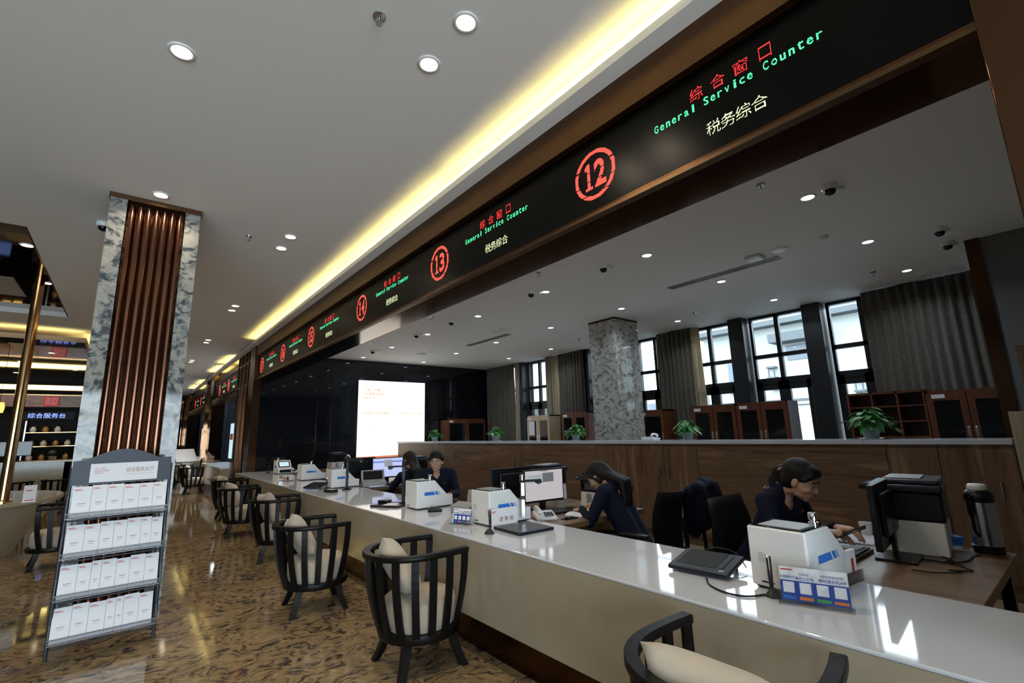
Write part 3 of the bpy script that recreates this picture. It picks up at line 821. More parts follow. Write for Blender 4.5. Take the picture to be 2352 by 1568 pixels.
# security cameras
def dome_cam():
    t = thing('security_camera', '', 'camera')
    MB().lathe([(0, 0), (.058, 0), (.060, -.03), (.052, -.045), (0, -.045)], seg=24).build('housing', M['white_plastic'], t, True)
    MB().lathe([(.043, -.045), (.042, -.06), (.032, -.078), (.015, -.088), (0, -.09)], seg=24).build('dome', M['black_glass'], t, True)
    a = MB(); a.cyl((0.03, -.02, -.015), (.11, -.05, -.01), .009, seg=8); a.cyl((.11, -.05, 0), (.11, -.05, -.03), .028, seg=16)
    a.build('mount', M['white_plastic'], t, True)
    return t
pc = dome_cam()
for k, (x, y, lab) in enumerate([(4.37, 1.12, 'black dome camera nearest on the right'), (4.30, 3.5, 'dome camera left of the wide vent'), (4.27, 4.8, 'dome camera beside a cool downlight'), (4.24, 6.9, 'dome camera, fourth from the right'),
                                (4.24, 8.2, 'dome camera, fifth from the right'), (4.24, 10.35, 'farthest dome camera near the black wall'), (6.95, .78, 'dim dome camera by the bronze post'), (6.35, .75, 'white ceiling sensor cone near the bronze post')]):
    o = pc if k == 0 else copy_tree(pc)
    place(o, (x, y, OC), 0, 'white ' + lab if not lab.startswith(('white', 'black', 'dim')) else lab, 'office dome cameras')
o = copy_tree(pc); place(o, (-.40, 6.1, HC), 0, 'white dome camera on the hall ceiling beside the marble column')
# sprinklers
def sprinkler():
    t = thing('sprinkler', '', 'sprinkler')
    MB().lathe([(0, 0), (.036, 0), (.034, -.006), (0, -.010)], seg=20).build('escutcheon', M['steel'], t, True)
    s_ = MB(); s_.cyl((0, 0, -.008), (0, 0, -.03), .008, seg=8); s_.cyl((-.009, 0, -.03), (-.005, 0, -.05), .0025, seg=6); s_.cyl((.009, 0, -.03), (.005, 0, -.05), .0025, seg=6); s_.cyl((0, 0, -.05), (0, 0, -.053), .016, seg=14)
    s_.build('head', M['steel'], t)
    return t
sp = sprinkler()
for k, (x, y, z, lab) in enumerate([(.84, 2.09, HC, 'chrome sprinkler on the hall ceiling near the top'), (.84, 5.63, HC, 'sprinkler on the hall ceiling right of the column'), (.86, 9.25, HC, 'small sprinkler further along the hall ceiling'),
        (.86, 12.7, HC, 'tiny sprinkler far along the hall ceiling'),
        (3.88, 1.46, OC, 'sprinkler nearest in the office under the sign'), (3.81, 4.13, OC, 'sprinkler in the office, second along the sign'), (3.83, 6.86, OC, 'sprinkler in the office, third along the sign'), (3.83, 9.5, OC, 'sprinkler in the office, fourth along the sign'),
        (7.5, 1.6, OC, 'sprinkler near the windows on the right'), (7.5, 4.17, OC, 'sprinkler near the windows in the middle'), (7.47, 6.88, OC, 'sprinkler near the windows left of the pillar')]):
    o = sp if k == 0 else copy_tree(sp)
    place(o, (x, y, z), 0, lab, 'ceiling sprinklers')
# detectors and access panels
for k, (x, y, r, lab) in enumerate([(5.56, 1.99, .09, 'flat round speaker near the wide vent'), (5.57, 1.56, .055, 'small smoke detector right of the flat speaker'), (5.47, 7.2, .09, 'flat round speaker above the narrow vent'), (5.46, 9.74, .05, 'small smoke detector near the far wall')]):
    t = thing('smoke_detector', lab, 'detector', (x, y, OC), 0, None)
    MB().lathe([(0, 0), (r, 0), (r * .95, -.012), (r * .6, -.016 if r > .08 else -.035), (0, -.018 if r > .08 else -.04)], seg=28).build('body', M['white_plastic'], t, True)
for k, (x, y, lab) in enumerate([(5.57, 2.27, 'square white wireless box beside the wide vent'), (5.47, 6.94, 'square white wireless box beside the narrow vent'), (5.44, 10.25, 'square white wireless box near the far wall')]):
    t = thing('wireless_box', lab, 'device', (x, y, OC))
    MB().box(-.09, -.09, -.04, .09, .09, 0, .015).build('case', M['white_plastic'], t, True)
for (y0, y1, lab) in ((2.1, 3.58, 'wide slotted linear air vent on the office ceiling'), (7.28, 8.78, 'farther slotted air vent on the office ceiling')):
    t = thing('air_vent', lab, 'vent', (5.83, (y0 + y1) / 2, OC))
    L = y1 - y0
    f = MB(); f.box(-.07, -L / 2, -.008, -.055, L / 2, 0); f.box(.055, -L / 2, -.008, .07, L / 2, 0); f.box(-.07, -L / 2, -.008, .07, -L / 2 + .015, 0); f.box(-.07, L / 2 - .015, -.008, .07, L / 2, 0)
    f.build('frame', M['grey_plastic'], t)
    MB().box(-.055, -L / 2, -.002, .055, L / 2, -.0005).build('slot_back', M['black_plastic'], t)
    for x in (-.03, 0, .03): MB().box(x - .006, -L / 2 + .015, -.007, x + .006, L / 2 - .015, -.002).build('slat', M['grey_plastic'], t)

# ------------------------------------------------------------------ BARREL CHAIRS
def u_path(sc, n=40, zf=None, ext=1.0):
    """horseshoe open towards +x; returns points"""
    pts = []
    R0 = .285 * sc
    xf = .275 * sc
    k = int(n * .28)
    for i in range(k): pts.append((xf - (xf) * i / k, R0 * (1 - .10 * (1 - i / k) ** 2)))
    for i in range(n - 2 * k + 1):
        a = PI / 2 + PI * i / (n - 2 * k); pts.append((R0 * 1.03 * math.cos(a), R0 * math.sin(a)))
    for i in range(k - 1, -1, -1): pts.append((xf - (xf) * i / k, -R0 * (1 - .10 * (1 - i / k) ** 2)))
    return pts
def arc_at(pts, f):
    L = [0]
    for a, b in zip(pts, pts[1:]): L.append(L[-1] + math.hypot(b[0] - a[0], b[1] - a[1]))
    t = f * L[-1]
    for i in range(len(L) - 1):
        if L[i + 1] >= t:
            u = (t - L[i]) / max(1e-9, L[i + 1] - L[i]); a, b = pts[i], pts[i + 1]
            return V((a[0] + (b[0] - a[0]) * u, a[1] + (b[1] - a[1]) * u, 0)), V((b[0] - a[0], b[1] - a[1], 0)).normalized()
    return V((*pts[-1], 0)), V((1, 0, 0))
def make_chair():
    t = thing('barrel_chair', '', 'chair')
    up_ = u_path(1.0); BX = .06
    ztop = .72
    rail = MB(); P = [V((x, y, ztop - .018 - .03 * max(0, (x - .0) / .26) * 0)) for x, y in up_]
    rail.tube(P, 0, rect=(.050, .034)); 
    bmesh.ops.bevel(rail.bm, geom=[e for e in rail.bm.edges if e.calc_length() > .0], offset=.004, segments=1, affect='EDGES')
    rail.build('top_rail', M['black_wood'], t, True)
    # base ring
    rb = MB()
    rb.lathe([(.232, .195), (.262, .195), (.270, .22), (.266, .245), (.232, .245), (.232, .195)], (BX, 0, 0), 40)
    rb.build('seat_ring', M['black_wood'], t, True)
    MB().lathe([(0, .212), (.235, .212), (.235, .235), (0, .235)], (BX, 0, 0), 32).build('seat_board', M['black_wood'], t)
    low = [(BX + .255 * math.cos(a), .255 * math.sin(a)) for a in [math.radians(52 + (308 - 52) * i / 40) for i in range(41)]]
    N = 13
    for k in range(N):
        f = .012 + (1 - .024) * k / (N - 1)
        pt_, tg = arc_at(up_, f); pb_, tb = arc_at(low, .02 + .96 * k / (N - 1))
        pts = []
        for i in range(9):
            u = i / 8
            w_ = u ** 1.9      # stays out and curves in near the bottom
            p = pt_.lerp(pb_, w_ if True else u)
            pts.append(V((p.x, p.y, (ztop - .03) + (.215 - ztop + .03) * u)))
        s_ = MB(); hw = .023
        prev = None
        for i, p in enumerate(pts):
            tt = tg.lerp(tb, i / 8).normalized(); nn = V((tt.y, -tt.x, 0))
            ring = [s_.bm.verts.new(p + tt * a * hw + nn * b * .009) for a, b in ((-1, -1), (1, -1), (1, 1), (-1, 1))]
            if prev:
                for q in range(4): s_.bm.faces.new((prev[q], prev[(q + 1) % 4], ring[(q + 1) % 4], ring[q]))
            else: s_.bm.faces.new(ring[::-1])
            prev = ring
        s_.bm.faces.new(prev)
        s_.build('slat', M['black_wood'], t)
    for (sx, sy_) in ((-1, -1), (-1, 1), (1, -1), (1, 1)):
        lg = MB(); pts = []
        for i in range(6):
            u = i / 5; r = .155 + .06 * u ** 1.6
            pts.append(V((BX + sx * r, sy_ * r, .21 - .21 * u)))
        prev = None
        for i, p in enumerate(pts):
            h_ = .027 - .006 * i / 5
            ring = [lg.bm.verts.new(p + V((a * h_, b * h_, 0))) for a, b in ((-1, -1), (1, -1), (1, 1), (-1, 1))]
            if prev:
                for q in range(4): lg.bm.faces.new((prev[q], prev[(q + 1) % 4], ring[(q + 1) % 4], ring[q]))
            else: lg.bm.faces.new(ring[::-1])
            prev = ring
        lg.bm.faces.new(prev); lg.build('leg', M['black_wood'], t)
    MB().lathe([(0, .237), (.212, .237), (.228, .25), (.236, .30), (.238, .375), (.230, .405), (.205, .425), (.1, .436), (0, .44)], (BX, 0, 0), 36).build('seat_cushion', M['linen'], t, True)
    return t
def make_pillow():
    # square scatter cushion, local: stands in the yz plane, leaning later
    bm = MB(); n = 18; S = .20
    for side in (1, -1):
        g = [[None] * (n + 1) for _ in range(n + 1)]
        for i in range(n + 1):
            for j in range(n + 1):
                u = -1 + 2 * i / n; v = -1 + 2 * j / n
                pin = 1 - .10 * (1 - abs(u) ** 2) * abs(v) ** 3 - .0
                pin2 = 1 - .10 * (1 - abs(v) ** 2) * abs(u) ** 3
                th = .075 * ((1 - u ** 4) * (1 - v ** 4)) ** .55
                th += .006 * noise.noise(V((u * 2, v * 2, side * 3.0)))* (1 - u * u) * (1 - v * v)
                g[i][j] = bm.bm.verts.new((side * th, u * S * pin2, v * S * pin))
        for i in range(n):
            for j in range(n):
                f = (g[i][j], g[i + 1][j], g[i + 1][j + 1], g[i][j + 1])
                bm.bm.faces.new(f if side > 0 else f[::-1])
    bmesh.ops.remove_doubles(bm.bm, verts=bm.bm.verts, dist=.0015)
    return bm
pc_ = make_chair()
pm = make_pillow().build('scatter_cushion', M['linen'], None, True)
chairs = [((1.56, 3.05, 0), math.radians(-3), 'black slatted barrel chair in front of the waiting card machine, second nearest'),
          ((1.57, .90, 0), math.radians(4), 'black barrel chair cropped at the bottom right corner, nearest of all'),
          ((1.36, 4.60, 0), math.radians(-6), 'black barrel chair, third along the counter, standing a little out from it'),
          ((1.55, 6.72, 0), math.radians(-14), 'black barrel chair, fourth along the counter'),
          ((1.47, 8.72, 0), math.radians(-8), 'black barrel chair, fifth along the counter with upright cushion'),
          ((1.60, 10.6, 0), math.radians(0), 'black barrel chair, sixth along the counter, mostly hidden'),
          ((1.52, 16.4, 0), math.radians(-10), 'barrel chair at the second counter, right of the column'),
          ((1.40, 18.4, 0), math.radians(5), 'small distant barrel chair at the second counter'),
          ((-.50, 8.35, 0), math.radians(185), 'black barrel chair by the round desk behind the leaflet rack'),
          ((-1.05, 14.5, 0), math.radians(90), 'barrel chair at the reception desk, right one'),
          ((-1.75, 14.4, 0), math.radians(95), 'barrel chair at the reception desk, left one')]
for k, (loc, rz, lab) in enumerate(chairs):
    o = pc_ if k == 0 else copy_tree(pc_)
    place(o, loc, rz, lab, 'black barrel chairs')
    if k in (9, 10): continue
    c = pm if k == 0 else pm.copy()
    if k: COL.objects.link(c)
    tilt = [ -32, -34, -28, -20, -22, -18, -18, -18, -18][k]
    twist = [-8, 10, 6, 22, -10, 5, 0, 10, 0][k]
    roll = [-22, 10, -16, -8, -10, 0, 3, 0, 5][k]
    mt = Matrix.Translation(V(loc)) @ Matrix.Rotation(rz, 4, 'Z') @ Matrix.Translation(V((-.085, .01, .60))) @ Matrix.Rotation(math.radians(twist), 4, 'Z') @ Matrix.Rotation(math.radians(tilt), 4, 'Y') @ Matrix.Rotation(math.radians(roll), 4, 'X')
    c.matrix_world = mt
    tag(c, 'cream scatter cushion leaning in the ' + ['barrel chair before the waiting card machine', 'nearest barrel chair at bottom right', 'third barrel chair along the counter', 'fourth barrel chair along the counter', 'fifth barrel chair along the counter', 'sixth barrel chair along the counter', 'barrel chair at the second counter', 'smallest barrel chair down the corridor', 'barrel chair behind the leaflet rack'][k], 'cushion', 'cream scatter cushions')

# ------------------------------------------------------------------ LEAFLET RACK
rk = thing('leaflet_rack', 'slate grey leaflet rack with four shelves in front of the marble column', 'rack', (0, 4.80, 0), math.radians(1))
fr = MB()
RW0, RW1 = -.292, .300
for x in (RW0, RW1):
    fr.tube([(x, 0, .0), (x, .03, 1.28)], .011, 8)
    fr.tube([(x, .30, .0), (x, .03, 1.05)], .009, 8)
for z, y in ((.06, .0), (.35, .01), (.62, .015), (.9, .02), (1.2, .03)): fr.cyl((RW0, y + .02, z), (RW1, y + .02, z), .006, seg=8)
fr.build('frame', M['slate'], rk, True)
hd = MB(); pts = [(RW0, 1.15), (RW1, 1.15), (RW1, 1.33)]
for i in range(13):
    u = i / 12; x = .22 - .44 * u; pts.append((x, 1.33 + .075 * math.sin(PI * u)))
pts.append((RW0, 1.325))
hd.prism(pts, 'y', .018, .030); hd.build('header_board', M['slate'], rk)
hs = thing('tmp', '', ''); bpy.data.objects.remove(hs)
MB().box(-.19, .008, 1.165, .215, .017, 1.30).build('header_sign', M['paper'], rk)
lettering('综合服务大厅', (.105, .007, 1.245), (1, 0, 0), (0, 0, 1), .034, M['brownp'], rk, fit=.17)
lettering('Comprehensive Service Center', (.105, .007, 1.212), (1, 0, 0), (0, 0, 1), .010, M['faintgrey'], rk, fit=.17)
for k, tx in enumerate(('中国（河南）', '自由贸易试验区', '开封片区')):
    lettering(tx, (-.165, .007, 1.265 - k * .017), (1, 0, 0), (0, 0, 1), .012, M['red'], rk, fit=(.06, .085, .05)[k], align='l')
rowz = [.945, .675, .405, .125]
rowx = [[-.27, -.165, -.075, .02, .115, .20, .285], [-.275, -.175, -.09, -.01, .065, .15, .215, .285], [-.28, -.185, -.11, -.055, .03, .11, .20, .285], [-.285, -.185, -.095, .0, .055, .10, .19, .275]]
for r, z in enumerate(rowz):
    y0 = -.06
    tr = MB(); tr.box(RW0, y0, z - .02, RW1, .02, z - .015); tr.box(RW0, y0 - .003, z - .022, RW1, y0, z - .016); tr.cyl((RW0, y0, z + .014), (RW1, y0, z + .014), .004, seg=6)
    tr.cyl((RW0, y0, z - .01), (RW0, .03, z + .16), .004, seg=6); tr.cyl((RW1, y0, z - .01), (RW1, .03, z + .16), .004, seg=6)
    for i in range(60):
        x = RW0 + (RW1 - RW0) * i / 60; tr.cyl((x, y0 - .002, z - .02), (x + .012, y0 - .002, z + .014), .0016, seg=4)
    tr.build('shelf', M['rack_wire'], rk)
names = ['top', 'second', 'third', 'bottom']
rmat = Matrix.Translation((0, 4.80, 0)) @ Matrix.Rotation(math.radians(1), 4, 'Z')
for r, z in enumerate(rowz):
    xs = rowx[r]
    for i, (a, b2) in enumerate(zip(xs, xs[1:])):
        h = .222 + random.uniform(-.008, .008)
        lf = thing('leaflet', '%s white leaflet from the left on the %s shelf of the rack' % (['first', 'second', 'third', 'fourth', 'fifth', 'sixth', 'seventh'][i], names[r]), 'leaflet', (0, 0, 0), 0, 'white leaflets on the %s rack shelf' % names[r])
        tilt = Matrix.Translation((0, -.052 + random.uniform(0, .006), z - .013)) @ Matrix.Rotation(math.radians(-19), 4, 'X')
        lf.matrix_world = rmat @ tilt
        MB().box(a + .0008, -.001, 0, b2 - .0008, .010, h).build('sheets', M['paper'], lf)
        wv = (b2 - a)
        MB().box(a + .008, -.0018, h - .022, a + .008 + wv * .35, -.0012, h - .018).box(a + .008, -.0018, h - .029, a + .008 + wv * .5, -.0012, h - .026).build('heading', M['red'], lf)
        MB().box(a + wv * .28, -.0018, h * .42, a + wv * .72, -.0012, h * .45).box(a + wv * .34, -.0018, h * .36, a + wv * .66, -.0012, h * .375).build('printed_lines', M['faintgrey'], lf)

# ------------------------------------------------------------------ ROUND DESK AND BRASS POLE, RECEPTION
rd = thing('round_desk', 'cream marble round-ended desk at the left edge with a brass pole', 'desk', (-2.1, 9.9, 0))
def ell(a, b, z, n=64): return [(a * math.cos(2 * PI * k / n), b * math.sin(2 * PI * k / n), z) for k in range(n)]
def loft(rings):
    bm = MB(); rr = [[bm.bm.verts.new(p) for p in r] for r in rings]
    n = len(rings[0])
    for a, b in zip(rr, rr[1:]):
        for k in range(n): bm.bm.faces.new((a[k], a[(k + 1) % n], b[(k + 1) % n], b[k]))
    bm.bm.faces.new(rr[0][::-1]); bm.bm.faces.new(rr[-1]); return bm
loft([ell(1.42, 1.5, .68), ell(1.45, 1.53, .69), ell(1.45, 1.53, .735), ell(1.44, 1.52, .74)]).build('desktop', M['apron'], rd, True)
loft([ell(1.0, 1.1, .0), ell(1.10, 1.18, .2), ell(1.30, 1.38, .5), ell(1.40, 1.48, .68)]).build('curved_base', M['apron'], rd, True)
bp = thing('brass_pole', 'tall polished brass pole rising from the round desk to the coffer', 'pole', (-1.17, 9.05, .74))
MB().cyl((0, 0, 0), (0, 0, HC + .08 - .74), .056, seg=28).build('shaft', M['brass'], bp, True)
MB().lathe([(0, 0), (.09, 0), (.09, .02), (.056, .03)]).build('collar', M['brass'], bp, True)
cs = thing('card_stand', 'small white folded card standing on the round desk', 'card', (-.90, 8.75, .74), .3)
MB().box(-.06, -.004, 0, .06, .004, .21).box(-.065, -.03, 0, .065, .03, .008).build('card', M['paper'], cs)
MB().box(-.04, -.0055, .14, .02, -.0045, .15).box(-.04, -.0055, .02, .05, -.0045, .03).build('printed_lines', M['red'], cs)

rc_ = thing('reception_desk', 'pale stone reception desk at the back left under the blue sign', 'desk', (-3.2, 15.6, 0))
MB().box(-3, 0, 0, 2.2, .12, 1.05).box(2.1, 0, 0, 2.2, 1.6, 1.05).build('front_panel', M['apron'], rc_)
MB().box(-3, -.1, 1.05, 2.28, .5, 1.09, .005).build('countertop', M['apron'], rc_, True)
def monitor(loc, rz, label, screen='screen_dim', W=.50, H=.30, z0=.12, back=True, content=None, tilt=0):
    t = thing('monitor', label, 'monitor', loc, rz)      # screen faces local -y
    MB().box(-W / 2, -.012, z0, W / 2, .018, z0 + H, .004).box(-W / 2 + .08, .018, z0 + .06, W / 2 - .08, .04, z0 + H - .05, .01).build('casing', M['black_plastic'], t, True)
    s_ = MB().box(-W / 2 + .012, -.0135, z0 + .02, W / 2 - .012, -.0125, z0 + H - .012).build('screen', M[screen], t)
    MB().box(-.03, .02, .01, .03, .04, z0 + .12).build('neck', M['black_plastic'], t)
    MB().box(-.12, -.05, 0, .12, .13, .012, .004).build('foot', M['black_plastic'], t, True)
    if content == 'blue':
        MB().box(-W / 2 + .012, -.0142, z0 + H * .76, W / 2 - .012, -.0136, z0 + H * .82).box(-W / 2 + .02, -.0142, z0 + .03, -W / 2 + .09, -.0136, z0 + .055).build('toolbar', M['screen_band'], t)
        MB().box(-W * .12, -.0145, z0 + H * .55, W * .14, -.0137, z0 + H * .88).build('dialog_window', M['paper'], t)
    if content == 'photo':
        MB().box(-.02, -.0142, z0 + H * .60, .11, -.0136, z0 + H * .88).build('photo_window', M['grey_plastic'], t)
        MB().box(-W / 2 + .03, -.0142, z0 + H * .6, -.03, -.0136, z0 + H * .84).build('side_list', M['paper'], t)
        MB().box(-W * .1, -.0142, z0 + H * .93, W * .1, -.0136, z0 + H * .95).build('toolbar', M['green'], t)
    return t
monitor((-2.0, 16.0, 1.09), 0, 'grey monitor standing on the reception desk, right one', 'screen_dim', W=.55, H=.34)
monitor((-2.9, 15.9, 1.09), 0, 'bluish monitor on the reception desk, left one', 'screen_band', W=.55, H=.34)
# red sign and blue LED text
rs = thing('red_wall_sign', 'small red square sign with white characters on the copper bulkhead', 'sign', (-1.87, RW - .36, 2.68))
MB().box(-.17, -.03, -.10, .17, 0, .19, .03).build('plate', mat('red_lit_plate', (0.45, 0.02, 0.02), .35, emit=(.6, .04, .03), estr=.35), rs, True)
lettering('文明\n开封', (0, -.034, .05), (1, 0, 0), (0, 0, 1), .22, M['paper'], rs, fit=.26)
bs = thing('blue_led_sign', 'black sign with glowing blue-white characters over the reception shelves', 'sign', (-1.98, RW - .05, 2.32))
MB().box(-.55, 0, -.12, .65, .04, .12).build('panel', M['led_black'], bs)
lettering('综合服务台', (0.03, -.004, 0), (1, 0, 0), (0, 0, 1), .15, M['led_blue'], bs, fit=.82)
# display shelf with ceramics
dsf = thing('display_shelf', 'tall lit display shelf behind the reception desk', 'shelf', (-1.75, RW - .45, 0))
for x in (-.57, .57): MB().box(x - .015, 0, 0, x + .015, .3, 2.15).build('upright', M['steel'], dsf)
for z in (1.0, 1.4, 1.8): MB().box(-.55, 0, z, .55, .3, z + .02).build('shelf', M['brass'], dsf)
for k in range(11):
    z = (1.02, 1.42, 1.82)[k % 3]; x = -.42 + (k // 3) * .26
    o = MB().lathe([(0, 0), (.05, 0), (.075, .05), (.07, .11), (.035, .15), (.045, .17)], (0, 0, 0), 14).build('ceramic_jar', M['gold'] if k % 2 else M['white_plastic'], None, True)
    o.location = (-1.75 + x, RW - .30, z)
    tag(o, 'small round ceramic jar on the display shelf behind reception', 'jar', 'jars on the display shelf')
for k in range(5):
    t = thing('pendant_lamp', 'yellow glowing cylinder pendant lamp at the far left edge, number %d from the right' % (k + 1), 'lamp', (-2.62 - .22 * k, 17.6 + .1 * k, 2.42), 0, 'yellow pendant lamps')
    MB().lathe([(0, 0), (.08, 0), (.10, .12), (.08, .26), (0, .26)], (0, 0, -.13), 16).build('shade', mat('glowing_yellow_shade', (.8, .6, .2), .5, emit=(1.0, .62, .12), estr=1.6), t, True)
    MB().cyl((0, 0, .13), (0, 0, 1.05), .006, seg=6).build('cord', M['black_plastic'], t)
# kiosk in corridor
kk = thing('touch_kiosk', 'white slanted touch kiosk standing in the corridor beyond the column', 'kiosk', (1.55, 19.2, 0), math.radians(20))
MB().prism([(-.18, 0), (.14, 0), (.08, .75), (-.10, .75)], 'x', -.12, .12).build('pedestal', M['white_plastic'], kk)
MB().box(-.32, -.26, -.02, .32, .26, .02, .01, mtx=Matrix.Translation((0, 0, .98)) @ Matrix.Rotation(math.radians(50), 4, 'X')).build('screen_tablet', M['white_plastic'], kk, True)
sg = thing('floor_display', 'slim vertical lit info screen between the far pilasters', 'display', (2.06, 13.7, 0), 0)
MB().box(-.03, -.28, .9, .02, .28, 1.95, .01).build('casing', M['black_plastic'], sg, True)
MB().box(-.033, -.25, 1.0, -.031, .25, 1.85).build('screen', M['screen_cyan'], sg)
MB().box(-.035, -.2, 1.45, -.0335, .2, 1.6).build('banner', M['orange'], sg)
MB().box(-.1, -.2, 0, .02, .2, .02).box(-.02, -.03, 0, .02, .03, .95).build('stand', M['steel'], sg)

# ------------------------------------------------------------------ COUNTER EQUIPMENT
CT = .74
def machine(loc, rz, label, k=1.0, W=.25):
    # local: back (hall side) at x=0, slope towards +x, width along y
    t = thing('id_terminal', label, 'terminal', loc, rz)
    H = .262; L = .42 * k
    MB().prism([(0, .012), (L, .012), (L, .105), (L * .84, .105), (L * .50, H), (0, H)], 'y', -W / 2, W / 2, .008).build('case', M['white_plastic'], t, True)
    MB().box(.006, -W / 2 + .008, H, L * .49, W / 2 - .008, H + .004, .002).build('glass_top', M['black_glass'], t, True)
    MB().box(.02, -W / 2 + .03, H + .004, L * .38, W / 2 - .045, H + .009, .002).build('scanner_pad', M['grey_plastic'], t, True)
    MB().lathe([(0, 0), (.020, 0), (.020, .014), (.013, .016), (.013, .022), (.019, .024), (.019, .05), (.015, .054), (0, .054)], (L * .40, -W / 2 + .04, H + .004), 20).build('chrome_knob', M['chrome'], t, True)
    n = V((L * .34, 0, H - .105)).normalized()
    sl = V((L * .34, 0, -(H - .105))); nn = V((-sl.z, 0, sl.x)).normalized()
    c = V((L * .67, 0, (H + .105) / 2))
    mt = frame_mtx(c + nn * .001, (0, 1, 0), -sl)
    MB().box(-W * .40, -.075, 0, W * .40, .075, .006, .003, mtx=mt).build('display_bezel', M['black_glass'], t, True)
    MB().box(-W * .33, -.055, .0062, W * .33, .055, .0068, mtx=mt).build('display', M['screen_cyan'], t)
    MB().box(L - .001, -W * .40, .03, L + .002, W * .40, .085).build('paper_slot', M['black_plastic'], t)
    ft = MB()
    for a in (.03, L - .04):
        for b2 in (-W / 2 + .03, W / 2 - .03): ft.cyl((a, b2, 0), (a, b2, .013), .012, seg=10)
    ft.box(.015, -W / 2 + .012, .005, L - .015, W / 2 - .012, .013)
    ft.build('rubber_feet', M['black_plastic'], t)
    st = MB()
    for sgn in (-1, 1):
        y = sgn * (W / 2 + .0008)
        def P(a, b2): return (L * a, y, b2)
        for (x0, x1) in ((.20, .50), (.525, .59), (.615, .635)):
            vs = [st.bm.verts.new(p) for p in (P(x0, .125), P(x1, .125), P(x1 - .045, .158), P(x0 if x0 == .20 else x0 - .045, .158))]
            st.bm.faces.new(vs)
    st.build('blue_stripe', M['blue'], t)['kind'] = 'stuff'
    MB().box(.03, -W / 2 - .0012, .140, .03, -W / 2 - .001, .141)
    MB().box(-.0012, W / 2 - .10, .03, 0, W / 2 - .045, .036).build('type_mark', M['black_plastic'], t)
    v = MB()
    for i in range(5):
        for j in range(7): v.box(-.001, W / 2 - .045 - i * .006, .115 + j * .006, 0.0005, W / 2 - .042 - i * .006, .118 + j * .006)
    v.build('speaker_grille', M['grey_plastic'], t)
    return t
machine((2.245, .985, CT), math.radians(-4), 'white slanted terminal nearest the camera, beside the woman in uniform', 1.08, .25)
machine((2.215, 3.185, CT), 0, 'white slanted terminal with the waiting card in front', 1.0, .25)
machine((2.215, 4.36, CT), 0, 'white slanted terminal in front of the man in the navy jumper', .95, .25)
machine((2.28, 7.02, CT), 0, 'white slanted terminal left of the tall black arm camera', .95, .26)
machine((2.34, 8.72, CT), 0, 'white slanted terminal with the small switch box beside it', .95, .27)
machine((2.57, 11.00, CT), -PI / 2, 'farthest white terminal turned so its lit display faces the hall', 1.0, .27)
machine((2.30, 15.3, CT), 0, 'tiny white terminal on the second counter down the corridor', 1.0, .27)

def pen_stand(loc, rz, label):
    t = thing('pen_stand', label, 'pen stand', loc, rz)
    MB().lathe([(0, 0), (.036, 0), (.036, .006), (.018, .028), (.012, .032), (0, .033)], seg=6).build('base', M['black_plastic'], t)
    MB().tube([(.004, 0, .03), (.0, 0, .10), (-.004, .004, .16)], .004, 8).build('holder_stem', M['black_plastic'], t, True)
    MB().cyl((.012, 0, .03), (.016, 0, .10), .0055, seg=10).cyl((.016, 0, .10), (.018, 0, .155), .004, seg=10).build('pen', M['black_plastic'], t, True)
    MB().cyl((.018, 0, .150), (.0185, 0, .165), .0042, seg=10).build('pen_cap', M['chrome'], t)
pen_stand((2.185, .99, CT), 1.2, 'black counter pen on a stand before the nearest terminal')
pen_stand((2.085, 2.885, CT), .3, 'black counter pen standing before the waiting card')
pen_stand((2.36, 11.1, CT), .5, 'black pen stand at the far end of the counter')
pen_stand((2.18, 6.78, CT), 1.0, 'black pen on stand before the terminal by the tall arm camera')

